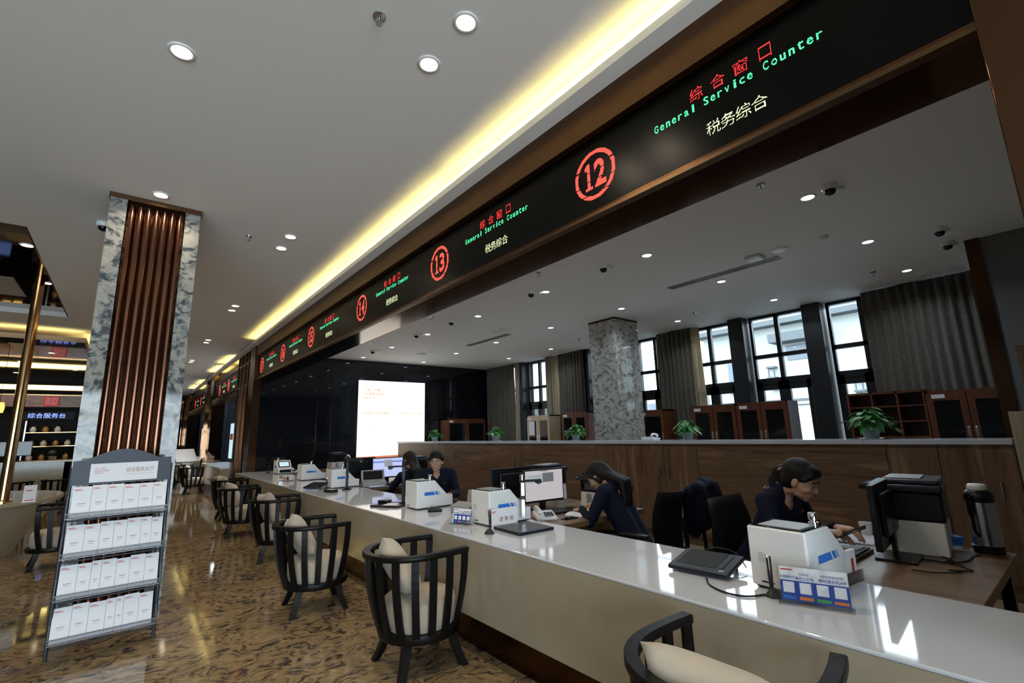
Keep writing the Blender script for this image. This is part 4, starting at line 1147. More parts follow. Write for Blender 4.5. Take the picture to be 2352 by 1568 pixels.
def qr_card(loc, rz, label, W=.235, H=.125, wrap=False):
    t = thing('acrylic_card_stand', label, 'card stand', loc, rz)     # front faces local -y
    tl = Matrix.Rotation(math.radians(-10), 4, 'X')
    MB().box(-W / 2 - .01, .0025, .004, W / 2 + .01, .006, H + .012, mtx=tl).box(-W / 2 - .01, -.04, 0, W / 2 + .01, .03, .005).build('acrylic_holder', M['acrylic'], t)
    MB().box(-W / 2, .0005, .008, W / 2, .002, H + .008, mtx=tl).build('card', M['paper'], t)
    MB().box(-W / 2, -.0008, .008, W / 2, .0004, H * .66, mtx=tl).build('blue_field', M['darkblue'], t)
    q = MB()
    for k in range(4):
        x = -W * .375 + k * W * .25
        q.box(x - W * .085, -.0016, H * .30, x + W * .085, -.0009, H * .30 + W * .17, mtx=tl)
    q.build('white_squares', M['paper'], t)
    for k, mm in enumerate(('blue', 'orange', 'green', 'orange')):
        x = -W * .375 + k * W * .25
        MB().box(x - W * .10, -.0016, H * .12, x + W * .10, -.0009, H * .21, mtx=tl).build('caption_bar', M[mm], t)
    xd = V((1, 0, 0)); yd = tl.to_3x3() @ V((0, 0, 1))
    for tx, x, z, h in (('办税服务厅', -W * .38, H * .76, .010), ('微信公众号', -W * .13, H * .74, .012), ('河南省国家税务局', W * .27, H * .88, .009), ('豫税通手机APP', W * .28, H * .75, .013), ('扫描关注', -W * .13, H * .87, .008)):
        o = tl @ V((x, -.002, z))
        lettering(tx, o, xd, yd, h, M['darkblue'], t)
    MB().box(-W * .48, -.0012, H * .96, -W * .30, -.0005, H * 1.0, mtx=tl).build('red_heading', M['red'], t)
    if wrap:
        wm = MB(); n = 14; g = []
        for i in range(n + 1):
            row = []
            for j in range(7):
                u = i / n; v_ = j / 6
                row.append(wm.bm.verts.new(tl @ V((-W / 2 - .045 + u * (W + .09), -.022 - .006 * noise.noise(V((u * 9, v_ * 6, 1))), .004 + v_ * (H + .035)))))
            g.append(row)
        for a, b2 in zip(g, g[1:]):
            for j in range(6): wm.bm.faces.new((a[j], b2[j], b2[j + 1], a[j + 1]))
        o = wm.build('plastic_wrap', M['wrap'], t)
        so = o.modifiers.new('thick', 'SOLIDIFY'); so.thickness = .0006
    return t
qr_card((2.19, .835, CT), math.radians(-72), 'acrylic stand in clear wrap with a blue card, nearest on the counter', .235, .125, True)
qr_card((2.14, 3.34, CT), math.radians(-72), 'small acrylic stand with a blue card left of the waiting card terminal', .17, .11)

# waiting card before terminal 2, envelope holder by terminal 1
t = thing('notice_card', 'white card with three red-brown characters before the second terminal', 'card', (2.33, 3.035, CT), math.radians(-4))
MB().box(-.125, -.012, 0, .125, 0, .135).build('card', M['paper'], t)
MB().box(-.128, -.013, 0, -.118, .001, .137).build('side_edge', M['brownp'], t)
for k, ch in enumerate('请等候'): lettering(ch, (-.03 + k * .048, -.0125, .055), (1, 0, 0), (0, 0, 1), .036, M['brownp'], t, off=.01)
MB().box(-.108, -.0126, .112, -.075, -.0121, .117).box(-.108, -.0126, .104, -.085, -.0121, .108).build('red_logo_lines', M['red'], t)
t = thing('leaflet_holder', 'clear holder with white envelopes beside the nearest terminal', 'holder', (2.60, .842, CT), math.radians(-8))
MB().box(-.10, -.022, 0, .10, .022, .006).box(-.10, -.022, 0, .10, -.019, .05).build('base', M['acrylic'], t)
MB().box(-.095, -.008, .006, .075, .008, .135).build('envelopes', M['paper'], t)
MB().box(-.088, -.009, .01, -.080, -.0082, .13).box(.03, -.009, .03, .05, -.0082, .10).build('red_print', M['red'], t)

# signature tablets
def sign_pad(loc, rz, label, W=.33, D=.20, tilt=14):
    t = thing('signature_pad', label, 'signature pad', loc, rz)
    tl = Matrix.Translation((0, 0, .018)) @ Matrix.Rotation(math.radians(tilt), 4, 'X')
    MB().box(-W / 2, 0, -.008, W / 2, D, .014, .008, mtx=tl).build('case', M['dark_plastic'], t, True)
    MB().box(-W / 2 + .03, .045, .0142, W / 2 - .075, D - .012, .0152, mtx=tl).build('writing_surface', M['screen_dim'], t)
    MB().box(W / 2 - .055, .045, .0142, W / 2 - .042, D - .02, .0165, mtx=tl).build('stylus_slot', M['black_plastic'], t)
    MB().box(W / 2 - .05, .018, .0142, W / 2 - .028, .036, .015, mtx=tl).build('label_sticker', M['grey_plastic'], t)
    for x in (-W / 2 + .04, W / 2 - .04): MB().cyl((x, D * .9, 0), (x, D * .88, .045), .005, seg=8).build('leg', M['black_plastic'], t)
    return t
sign_pad((2.215, 1.36, CT), math.radians(-84), 'black signature pad lying beside the nearest terminal', .30, .24, 9)
sign_pad((2.05, 7.05, CT), math.radians(-60), 'tilted signature pad left of the fourth terminal', .28, .2, 16)
sign_pad((2.40, 3.62, CT), math.radians(-75), 'black pad half hidden left of the second terminal', .30, .26, 4)

# document cameras
def doc_arm(loc, rz, label, metal='grey_plastic', H=.40, arm=.24, base=True, plate=None):
    t = thing('document_camera', label, 'document camera', loc, rz)
    if base: MB().lathe([(0, 0), (.06, 0), (.065, .012), (.045, .03), (0, .034)], seg=20).build('base', M['black_plastic'], t, True)
    MB().box(-.016, -.012, .02, .016, .012, H, .003).build('column', M[metal], t, True)
    MB().box(-.02, -.016, H * .55, .02, .016, H * .55 + .028, .003).build('slider', M['black_plastic'], t, True)
    MB().box(-.022, -.014, H, arm, .014, H + .018, .006).box(arm - .05, -.02, H - .012, arm, .02, H + .005, .005).build('arm', M['black_plastic'], t, True)
    MB().lathe([(0, 0), (.012, 0), (.010, .012), (0, .012)], (arm - .025, 0, H - .022), 14).build('lens', M['chrome'], t)
    MB().lathe([(0, 0), (.019, 0), (.019, .04), (.015, .045), (0, .045)], (-.002, 0, H + .018), 18).build('knob', M['chrome' if metal == 'steel' else 'black_plastic'], t, True)
    return t
doc_arm((2.50, 3.00, CT + .022), math.radians(-25), 'silver arm document camera over the flat black scanning pad', 'steel', .29, .16, base=False)
sp_ = thing('scanning_pad', 'flat black scanning pad lying right of the waiting card', 'pad', (2.345, 2.81, CT), math.radians(-3))
MB().box(-.16, -.155, 0, .16, .165, .022, .006).build('pad', M['dark_plastic'], sp_, True)
doc_arm((2.40, 6.62, CT), math.radians(-30), 'tall black arm camera in front of the dark far monitors', 'black_plastic', .38, .20)
doc_arm((2.29, 4.68, CT), math.radians(160), 'tall black arm camera before the long-haired woman', 'black_plastic', .38, .16)
t = thing('card_reader', 'slim black card reader lying before the fourth terminal', 'card reader', (2.15, 6.5, CT), math.radians(-70))
MB().box(-.08, -.05, 0, .08, .05, .035, .005).build('case', M['black_plastic'], t, True)
MB().box(-.075, -.045, .035, .075, .045, .038).build('silver_lid', M['steel'], t)
t = thing('scanner_tray', 'black tray with an open slip between the third terminal and arm camera', 'tray', (2.16, 4.72, CT), math.radians(-62))
MB().box(-.17, -.10, 0, .17, .10, .018, .005).box(-.17, .02, .018, -.05, .10, .05, .005).build('case', M['black_plastic'], t, True)
MB().box(-.04, -.09, .019, .10, .06, .022, mtx=Matrix.Rotation(.25, 4, 'Z')).build('paper_slip', M['paper'], t)
t = thing('fingerprint_reader', 'small black handheld reader before the third terminal', 'reader', (2.30, 4.05, CT), math.radians(-30))
MB().prism([(-.06, 0), (.07, 0), (.07, .02), (.0, .045), (-.035, .045), (-.06, .025)], 'y', -.03, .03, .006).build('case', M['black_plastic'], t, True)
MB().lathe([(0, 0), (.006, 0), (0, .004)], (-.05, 0, .034), 10).build('orange_button', M['orange'], t)
t = thing('switch_box', 'small white box with three red switches beside the fifth terminal', 'box', (2.24, 8.98, CT), math.radians(-75))
MB().box(-.10, -.05, 0, .10, .05, .075, .004).build('case', M['white_plastic'], t, True)
for k in range(3): MB().box(-.065 + k * .035, -.053, .02, -.048 + k * .035, -.05, .045).build('switch', M['red'], t)
MB().box(.045, -.053, .01, .09, -.05, .06).build('socket', M['black_plastic'], t)
t = thing('receipt_scanner', 'grey sheet scanner behind the second terminal', 'scanner', (2.50, 3.80, CT), math.radians(-80))
MB().prism([(-.10, 0), (.10, 0), (.10, .07), (.0, .09), (-.10, .06)], 'x', -.12, .12, .006).build('case', M['grey_plastic'], t, True)
MB().box(-.09, .06, .07, .09, .075, .20, .004, mtx=Matrix.Rotation(math.radians(-12), 4, 'X')).build('paper_support', M['grey_plastic'], t, True)
t = thing('sheet_scanner', 'open grey flatbed scanner between the fourth terminal and bright monitor', 'scanner', (2.92, 6.95, .72), math.radians(-15))
MB().box(-.17, -.13, 0, .17, .13, .07, .008).build('case', M['grey_plastic'], t, True)
MB().box(-.17, 0, 0, .17, .02, .17, .006, mtx=Matrix.Translation((0, .07, .07)) @ Matrix.Rotation(math.radians(-25), 4, 'X')).build('raised_lid', M['grey_plastic'], t, True)
MB().box(-.14, -.002, .02, .14, .0, .15, mtx=Matrix.Translation((0, .07, .07)) @ Matrix.Rotation(math.radians(-25), 4, 'X')).build('dark_lid_lining', M['black_plastic'], t)

def cable(pts, label, r=.004, loc0=None, name='cable', m='black_plastic', grp=None):
    # smooth the path
    P = [V(p) for p in pts]; out = []
    for i in range(len(P) - 1):
        a = P[max(0, i - 1)]; b = P[i]; c = P[i + 1]; d = P[min(len(P) - 1, i + 2)]
        for k in range(6):
            u = k / 6
            out.append(.5 * ((2 * b) + (-a + c) * u + (2 * a - 5 * b + 4 * c - d) * u * u + (-a + 3 * b - 3 * c + d) * u ** 3))
    out.append(P[-1])
    o = MB().tube(out, r, 8).build(name, M[m], None, True); tag(o, label, 'cable', grp); return o
cable([(2.20, 1.30, .745), (2.12, 1.24, .745), (2.075, 1.14, .745), (2.095, 1.06, .745), (2.165, 1.02, .746)], 'thick black cable curving from the signature pad to the pen stand', .0045)
cable([(2.46, 1.46, .765), (2.50, 1.46, .80), (2.53, 1.40, .81), (2.52, 1.31, .80), (2.45, 1.23, .76)], 'thin black cable looping over the back of the signature pad', .003)
cable([(3.30, .80, .726), (3.36, .70, .726), (3.36, .63, .726), (3.46, .57, .726), (3.60, .56, .726), (3.67, .54, .726)], 'black cable from the monitor foot towards the thermos', .004)
cable([(3.80, .60, .726), (3.78, .66, .726), (3.62, .67, .726), (3.42, .61, .726), (3.33, .56, .726), (3.22, .55, .726), (3.12, .62, .726), (3.09, .72, .726)], 'long black cable winding across the walnut desk', .003)
cable([(3.50, .68, .726), (3.44, .62, .726), (3.38, .64, .726), (3.30, .56, .727), (3.26, .52, .726), (3.20, .60, .726)], 'short tangled black cable in the middle of the walnut desk', .003)
cable([(2.24, 4.85, .744), (2.20, 4.92, .75), (2.26, 4.97, .744), (2.31, 4.9, .744), (2.36, 4.82, .744)], 'small curled black cable beside the black tray', .003)
cable([(2.19, 9.1, .744), (2.12, 8.95, .744), (2.14, 8.8, .744), (2.25, 8.68, .75)], 'small black cable in front of the switch box', .004)

def phone(loc, rz, label):
    t = thing('desk_phone', label, 'phone', loc, rz)
    MB().prism([(-.11, 0), (.11, 0), (.11, .05), (-.11, .022)], 'x', -.09, .09, .008).build('base', M['white_plastic'], t, True)
    h = MB(); h.tube([(-.06, -.09, .05), (-.06, -.07, .075), (-.06, .0, .085), (-.06, .07, .082), (-.06, .095, .065)], [.020, .017, .013, .017, .021], 12)
    h.build('handset', M['white_plastic'], t, True)
    k = MB()
    for i in range(3):
        for j in range(4): k.box(-.01 + i * .026, -.085 + j * .026, .034 + .0033 * j, .008 + i * .026, -.068 + j * .026, .042 + .0033 * j)
    k.build('keys', M['slate'], t)
    cd_ = MB(); cd_.tube([(-.06 + .008 * math.cos(i * 1.1), -.10 - i * .003, .02 + .006 * math.sin(i * 1.1)) for i in range(30)], .002, 5)
    cd_.build('cord', M['white_plastic'], t)
phone((2.84, 3.12, .72), math.radians(-30), 'white desk phone at the desk corner behind the scanning pad')
phone((5.86, 4.12, 1.28), math.radians(100), 'white phone on top of the walnut partition right of the pillar')
phone((2.88, 11.15, .72), math.radians(-40), 'small white phone beside the farthest terminal')

# desk monitors, keyboards, printers
monitor((3.13, 3.44, .72), math.radians(-6), 'monitor with a grey photo window facing the woman with glasses', 'screen_grey', .46, .30, .075, content='photo')
monitor((3.02, 3.80, .72), PI - .03, 'black monitor seen from behind in front of the man', 'screen_dim', .48, .30, .08)
monitor((3.24, 7.18, .72), math.radians(-4), 'bright lavender monitor left of the long-haired woman', 'screen_blue', .50, .31, .08, content='blue')
monitor((2.96, 7.62, .72), math.radians(176), 'black monitor back left of the bright lavender one', 'screen_dim', .50, .31, .08)
monitor((3.33, .86, .72), PI + math.radians(5), 'black monitor in front of the woman in uniform, seen from behind', 'screen_dim', .52, .33, .07)
def keyboard(loc, rz, label, z=.72):
    t = thing('keyboard', label, 'keyboard', (loc[0], loc[1], z), rz)
    MB().prism([(-.075, 0), (.075, 0), (.075, .020), (-.075, .010)], 'x', -.22, .22, .003).build('case', M['black_plastic'], t, True)
    k = MB()
    for r in range(5):
        for c in range(17):
            z0 = .0135 + .0018 * r
            if c in (13,): continue
            k.box(-.212 + c * .0248, -.068 + r * .027, z0, -.212 + c * .0248 + .021, -.068 + r * .027 + .022, z0 + .008)
    k.build('keys', mat('key_caps', (.03, .03, .033), .3), t)
keyboard((3.16, 1.02), PI, 'black keyboard under the hands of the woman in uniform')
keyboard((3.12, 3.24), math.radians(-4), 'black keyboard before the monitor with the photo window')
keyboard((3.12, 6.93), 0, 'black keyboard before the bright lavender monitor')
def printer(loc, rz, label, base=True, s=1.0):
    t = thing('printer', label, 'printer', loc, rz)
    z = 0
    if base:
        MB().prism([(-.20 * s, 0), (.20 * s, 0), (.185 * s, .19 * s), (-.185 * s, .19 * s)], 'y', -.16 * s, .16 * s, .006).build('white_stand', M['white_plastic'], t, True)
        MB().box(-.09 * s, -.162 * s, .02 * s, -.01 * s, -.1595 * s, .17 * s).build('vent_strip', M['grey_plastic'], t)
        z = .19 * s
    MB().box(-.19 * s, -.17 * s, z, .19 * s, .17 * s, z + .17 * s, .012).build('body', M['black_plastic'], t, True)
    MB().box(-.21 * s, -.19 * s, z + .17 * s, .21 * s, .18 * s, z + .215 * s, .010).build('scanner_bed', M['dark_plastic'], t, True)
    MB().box(-.19 * s, -.12 * s, z + .215 * s, .19 * s, .17 * s, z + .245 * s, .010).build('feeder_lid', M['dark_plastic'], t, True)
    MB().box(-.15 * s, -.10 * s, z + .245 * s, .13 * s, .08 * s, z + .252 * s, .003).build('feeder_tray', M['grey_plastic'], t, True)
    MB().box(-.20 * s, -.25 * s, z + .165 * s, .10 * s, -.185 * s, z + .195 * s, .006, mtx=None).build('control_panel', M['black_glass'], t, True)
    MB().box(-.15 * s, -.175 * s, z + .04 * s, .15 * s, -.168 * s, z + .11 * s).build('output_slot', M['black_glass'], t)
printer((3.66, .80, .72), math.radians(186), 'large black printer on a white stand behind the nearest monitor', True, .92)
printer((3.62, 3.92, .72), math.radians(8), 'black printer with white lower stand behind the photo monitor', True, .85)
printer((3.66, 3.22, .72), math.radians(-85), 'black printer beside the woman with glasses', True, .72)
printer((3.80, 7.35, .72), math.radians(4), 'black printer with white trays right of the long-haired woman', True, .85)
printer((3.85, 11.35, .72), math.radians(5), 'far black printer by the black wall', True, .85)
t = thing('thermos', 'tall steel vacuum thermos with white cap at the right desk end', 'thermos', (3.80, .52, .72))
MB().lathe([(0, 0), (.066, 0), (.068, .035), (.062, .04)], seg=28).build('base_ring', M['black_plastic'], t, True)
MB().lathe([(.062, .04), (.061, .27), (.06, .275)], seg=32).build('steel_body', M['steel'], t, True)
MB().lathe([(.062, .27), (.065, .275), (.065, .30), (.058, .32), (.045, .335), (0, .337)], seg=28).build('shoulder', M['black_plastic'], t, True)
MB().lathe([(.0, .335), (.042, .335), (.044, .345), (.042, .357), (.034, .367), (0, .369)], seg=24).build('cap', M['white_plastic'], t, True)
MB().tube([(-.06, .02, .31), (-.085, .03, .30), (-.085, .03, .12), (-.065, .02, .09)], .008, 8).build('handle', M['black_plastic'], t, True)
t = thing('thermos', 'steel coffee flask beside the far printer', 'thermos', (3.95, 10.92, .72))
MB().lathe([(0, 0), (.07, 0), (.068, .26), (.05, .29), (.05, .31), (.02, .33), (0, .33)], seg=24).build('steel_body', M['steel'], t, True)
MB().tube([(.065, 0, .24), (.11, 0, .22), (.11, 0, .08), (.066, 0, .05)], .008, 8).build('handle', M['black_plastic'], t, True)
t = thing('paper_cup', 'white paper cup behind the monitor of the woman in uniform', 'cup', (3.78, 1.08, .72))
MB().lathe([(0, 0), (.026, 0), (.037, .09), (.039, .092), (.036, .092), (.025, .004), (0, .004)], seg=20).build('cup', M['white_plastic'], t, True)
for k in range(3):
    t = tag(MB().box(-.07 + .006 * k, -.05, 0, .07, .05 - .008 * k, .022, .003).build('booklet', M['blue' if k else 'paper'], None), ['white booklet at the bottom of the pile by the printer', 'blue booklet in the middle of the pile by the printer', 'blue booklet on top of the pile by the printer'][k], 'booklet', 'booklets beside the printer')
    t.location = (3.80, .69, .72 + .0225 * k); t.rotation_euler.z = .3 + .2 * k
def open_book(loc, rz, label, W=.26, D=.18):
    bm = MB(); n = 16
    top = []; bot = []
    for i in range(n + 1):
        u = -1 + 2 * i / n; z = .004 + .022 * abs(u) ** .5 * (1 - abs(u) ** 3) + .004
        top.append((bm.bm.verts.new((u * W / 2, -D / 2, z)), bm.bm.verts.new((u * W / 2, D / 2, z))))
        bot.append((bm.bm.verts.new((u * W / 2, -D / 2, 0)), bm.bm.verts.new((u * W / 2, D / 2, 0))))
    for i in range(n):
        bm.bm.faces.new((top[i][0], top[i + 1][0], top[i + 1][1], top[i][1])); bm.bm.faces.new((bot[i][0], bot[i][1], bot[i + 1][1], bot[i + 1][0]))
        bm.bm.faces.new((top[i][0], bot[i][0], bot[i + 1][0], top[i + 1][0])); bm.bm.faces.new((top[i][1], top[i + 1][1], bot[i + 1][1], bot[i][1]))
    bm.bm.faces.new((top[0][0], top[0][1], bot[0][1], bot[0][0])); bm.bm.faces.new((top[n][0], bot[n][0], bot[n][1], top[n][1]))
    o = bm.build('open_book', M['paper'], None, True); o.location = loc; o.rotation_euler.z = rz
    tag(o, label, 'book')
open_book((3.66, 1.10, .72), .2, 'open white book lying beyond the hands of the woman in uniform')
open_book((3.22, 3.03, .72), math.radians(15), 'open notebook the woman with glasses is writing in', .30, .20)
tag(MB().box(2.90, 2.92, .72, 3.04, 2.99, .728, .003).build('mobile_phone', M['black_glass'], None, True), 'dark phone lying at the desk edge beside the notebook', 'phone')
tag(MB().box(2.80, 6.72, .72, 3.0, 6.95, .732).build('paper_stack', M['paper']), 'stack of white papers at the corner of the far desk', 'papers')
tag(MB().box(2.78, 6.70, .72, 2.98, 6.72, .728).build('blue_folder', M['blue']), 'blue folder edge under the white papers', 'folder')
tag(MB().box(3.35, 1.00, .7205, 3.45, 1.09, .730).build('blue_notepad', M['blue']), 'bright blue pad by the hands of the woman in uniform', 'pad')

# ------------------------------------------------------------------ OFFICE CHAIRS
def office_chair():
    t = thing('office_chair', '', 'chair')      # faces local +x
    n = 12; bm = MB(); gf = []
    for i in range(n + 1):
        u = -1 + 2 * i / n; row = []
        for j in range(9):
            v_ = j / 8; z = .50 + .45 * v_
            w_ = .20 + .035 * math.sin(PI * v_ * .9) + .01 * v_
            x = -.24 - .05 * v_ ** 2 + .07 * u * u + .02 * math.sin(v_ * PI)
            zz = z + (.015 * u * u if j == 8 else 0)
            row.append(bm.bm.verts.new((x, u * w_, zz)))
        gf.append(row)
    for a, b2 in zip(gf, gf[1:]):
        for j in range(8): bm.bm.faces.new((a[j], b2[j], b2[j + 1], a[j + 1]))
    o = bm.build('backrest', M['mesh_black'], t, True); so = o.modifiers.new('thick', 'SOLIDIFY'); so.thickness = .014
    rim = MB(); pts = [gf_ for gf_ in []]
    MB().box(-.23, -.23, .42, .24, .23, .49, .03).build('seat', M['mesh_black'], t, True)
    MB().tube([(-.20, 0, .42), (-.30, 0, .44), (-.31, 0, .60), (-.28, 0, .75)], .018, 8).build('back_support', M['black_plastic'], t, True)
    MB().cyl((0, 0, .10), (0, 0, .42), .026, seg=14).build('gas_post', M['black_plastic'], t, True)
    for k in range(5):
        a = 2 * PI * k / 5 + .3
        MB().tube([(.03 * math.cos(a), .03 * math.sin(a), .11), (.28 * math.cos(a), .28 * math.sin(a), .075)], [.022, .014], 8).build('base_spoke', M['black_plastic'], t, True)
        MB().cyl((.28 * math.cos(a) - .02 * math.sin(a), .28 * math.sin(a) + .02 * math.cos(a), .03), (.28 * math.cos(a) + .02 * math.sin(a), .28 * math.sin(a) - .02 * math.cos(a), .03), .03, seg=14).build('castor', M['black_plastic'], t, True)
    for s_ in (-1, 1):
        MB().tube([(-.02, s_ * .23, .43), (-.02, s_ * .27, .45), (-.02, s_ * .275, .62)], .014, 8).box(-.13, s_ * .275 - .03, .62, .11, s_ * .275 + .03, .645, .01).build('armrest', M['black_plastic'], t, True)
    return t
oc = office_chair()
for k, (loc, rz, lab) in enumerate([((3.42, 2.48, 0), math.radians(96), 'black mesh chair of the woman with glasses'),
        ((3.96, 1.98, 0), math.radians(-75), 'black mesh chair with a uniform jacket over its back'),
        ((3.30, 1.55, 0), math.radians(-92), 'black mesh chair of the woman in uniform'),
        ((2.98, 5.25, 0), math.radians(-110), 'black mesh chair of the man in the navy jumper'),
        ((3.30, 6.28, 0), math.radians(92), 'black mesh chair of the long-haired woman'),
        ]):
    o = oc if k == 0 else copy_tree(oc)
    place(o, loc, rz, lab, 'black office chairs')

# ------------------------------------------------------------------ PLANTS
def plant(loc, label, s=1.0, seed=1):
    rnd = random.Random(seed)
    t = thing('potted_plant', label, 'plant', loc)
    MB().lathe([(0, 0), (.052 * s, 0), (.055 * s, .004), (.074 * s, .085 * s), (.080 * s, .088 * s), (.080 * s, .098 * s), (.072 * s, .098 * s), (.068 * s, .08 * s), (0, .08 * s)], (0, 0, .008), 26).build('pot', M['pot'], t, True)
    MB().lathe([(0, 0), (.085 * s, 0), (.095 * s, .010), (.09 * s, .010), (.08 * s, .004), (0, .004)], seg=26).build('saucer', M['white_plastic'], t, True)
    MB().lathe([(0, .092 * s), (.070 * s, .090 * s)], seg=20).build('soil', M['soil'], t)
    lv = MB(); sm = MB()
    for k in range(74):
        a = rnd.uniform(0, 2 * PI); r = rnd.uniform(.01, .145) * s ; h = rnd.uniform(.15, .27) * s * (1.05 - .42 * (r / (.145 * s)) ** 2)
        base = V((.02 * math.cos(a), .02 * math.sin(a), .09 * s)); tip = V((r * math.cos(a), r * math.sin(a), h))
        mid = base.lerp(tip, .5) + V((0, 0, .03 * s))
        sm.tube([base, mid, tip], .0018 * s, 5)
        L = rnd.uniform(.065, .105) * s; W = L * rnd.uniform(.26, .36)
        yw = a + rnd.uniform(-.7, .7); drop = rnd.uniform(-.2, .9)
        d = V((math.cos(yw) * math.cos(drop), math.sin(yw) * math.cos(drop), -math.sin(drop)))
        sd = V((-math.sin(yw), math.cos(yw), 0)); up_ = sd.cross(d) * -1
        if up_.z < 0: up_ = -up_
        prof = [(0, .12), (.12, .75), (.3, 1.0), (.55, .85), (.8, .42), (1.0, .0)]
        pl_, pc2, pr_ = [], [], []
        for u, w_ in prof:
            c = tip + d * L * u - V((0, 0, 1)) * L * .35 * u * u
            pc2.append(lv.bm.verts.new(c - up_ * .006 * s)); pl_.append(lv.bm.verts.new(c + sd * W * w_)); pr_.append(lv.bm.verts.new(c - sd * W * w_))
        for i in range(len(prof) - 1):
            lv.bm.faces.new((pl_[i], pc2[i], pc2[i + 1], pl_[i + 1])); lv.bm.faces.new((pc2[i], pr_[i], pr_[i + 1], pc2[i + 1]))
    o = lv.build('leaves', M['leaf'], t, False); o['kind'] = 'stuff'
    for p in o.data.polygons: p.use_smooth = True
    sm.build('stems', M['leafstem'], t, True)['kind'] = 'stuff'
for k, (y, lab, s_) in enumerate([(1.46, 'large leafy potted plant on the partition, rightmost of five', 1.12), (3.44, 'leafy potted plant on the partition, second from the right', .98), (5.44, 'potted plant on the partition in front of the marble pillar', .96),
                                 (7.61, 'potted plant on the partition, second from the left', 1.02), (10.03, 'small potted plant on the partition, leftmost before the black wall', 1.0)]):
    plant((5.80, y * 1.017, 1.28), lab, s_, 11 + k)

# ------------------------------------------------------------------ PEOPLE
def finish(bm, name, m, parent, voxel=.006, smooth=4):
    me = bpy.data.meshes.new(name + '_raw'); bm.bm.to_mesh(me); bm.bm.free()
    o = bpy.data.objects.new(name, me); COL.objects.link(o)
    md = o.modifiers.new('r', 'REMESH'); md.mode = 'VOXEL'; md.voxel_size = voxel; md.use_smooth_shade = True
    ms = o.modifiers.new('s', 'SMOOTH'); ms.factor = .5; ms.iterations = smooth
    dg = bpy.context.evaluated_depsgraph_get(); dg.update()
    me2 = bpy.data.meshes.new_from_object(o.evaluated_get(dg), depsgraph=dg)
    o.modifiers.clear(); o.data = me2; me2.materials.clear(); me2.materials.append(m)
    for p in me2.polygons: p.use_smooth = True
    bpy.data.meshes.remove(me)
    if parent: o.parent = parent
    return o
def ik(S, W, l1, l2, pole):
    d = W - S; L = min(d.length, (l1 + l2) * .995); dn = d.normalized()
    a = (l1 * l1 - l2 * l2 + L * L) / (2 * L); h = math.sqrt(max(0, l1 * l1 - a * a))
    p = (V(pole) - dn * V(pole).dot(dn)).normalized()
    return S + dn * a + p * h
def hand(bm, wr, fwd_, nrm, side, curl=.5, spread=.0):
    """palm with five fingers; nrm is the back of the hand, side +1 = thumb towards +lat"""
    f = V(fwd_).normalized(); n = V(nrm).normalized(); n = (n - f * n.dot(f)).normalized(); lat = n.cross(f).normalized() * side
    base = wr + f * .085
    kn = []
    for i, (o_, ln) in enumerate(((.030, .0), (.010, .004), (-.010, .0), (-.028, -.010))):
        k = base + lat * o_ + f * ln; kn.append(k)
        bm.capsule(wr + lat * o_ * .55 + f * .01, .0155, k, .0125)
    for i, k in enumerate(kn):
        ln = (.040, .045, .041, .032)[i]; d = f.copy(); p = k; r = .0095 - .0006 * (i == 3)
        ang = curl * (1 + .08 * i)
        for sgm in range(3):
            ang_ = ang * (.8, 1.2, .9)[sgm]
            q = Quaternion(lat * side, ang_ if side > 0 else ang_)
            d2 = (d * math.cos(ang_) - n * math.sin(ang_))
            n_ = (n * math.cos(ang_) + d * math.sin(ang_)); d, nloc = d2.normalized(), n_
            p2 = p + d * ln * (1, .62, .5)[sgm]
            bm.capsule(p, r, p2, r * .92); p = p2; r *= .92
            n = n if sgm else n
        
    t0 = wr + f * .03 + lat * .025; t1 = t0 + (f * .55 + lat * .75 - n * .35).normalized() * .045; t2 = t1 + (f * .9 + lat * .15 - n * .4).normalized() * .032; t3 = t2 + (f * 1 - lat * .2 - n * .35).normalized() * .024
    bm.capsule(t0, .015, t1, .0115); bm.capsule(t1, .0110, t2, .0100); bm.capsule(t2, .010, t3, .0085)
    return kn
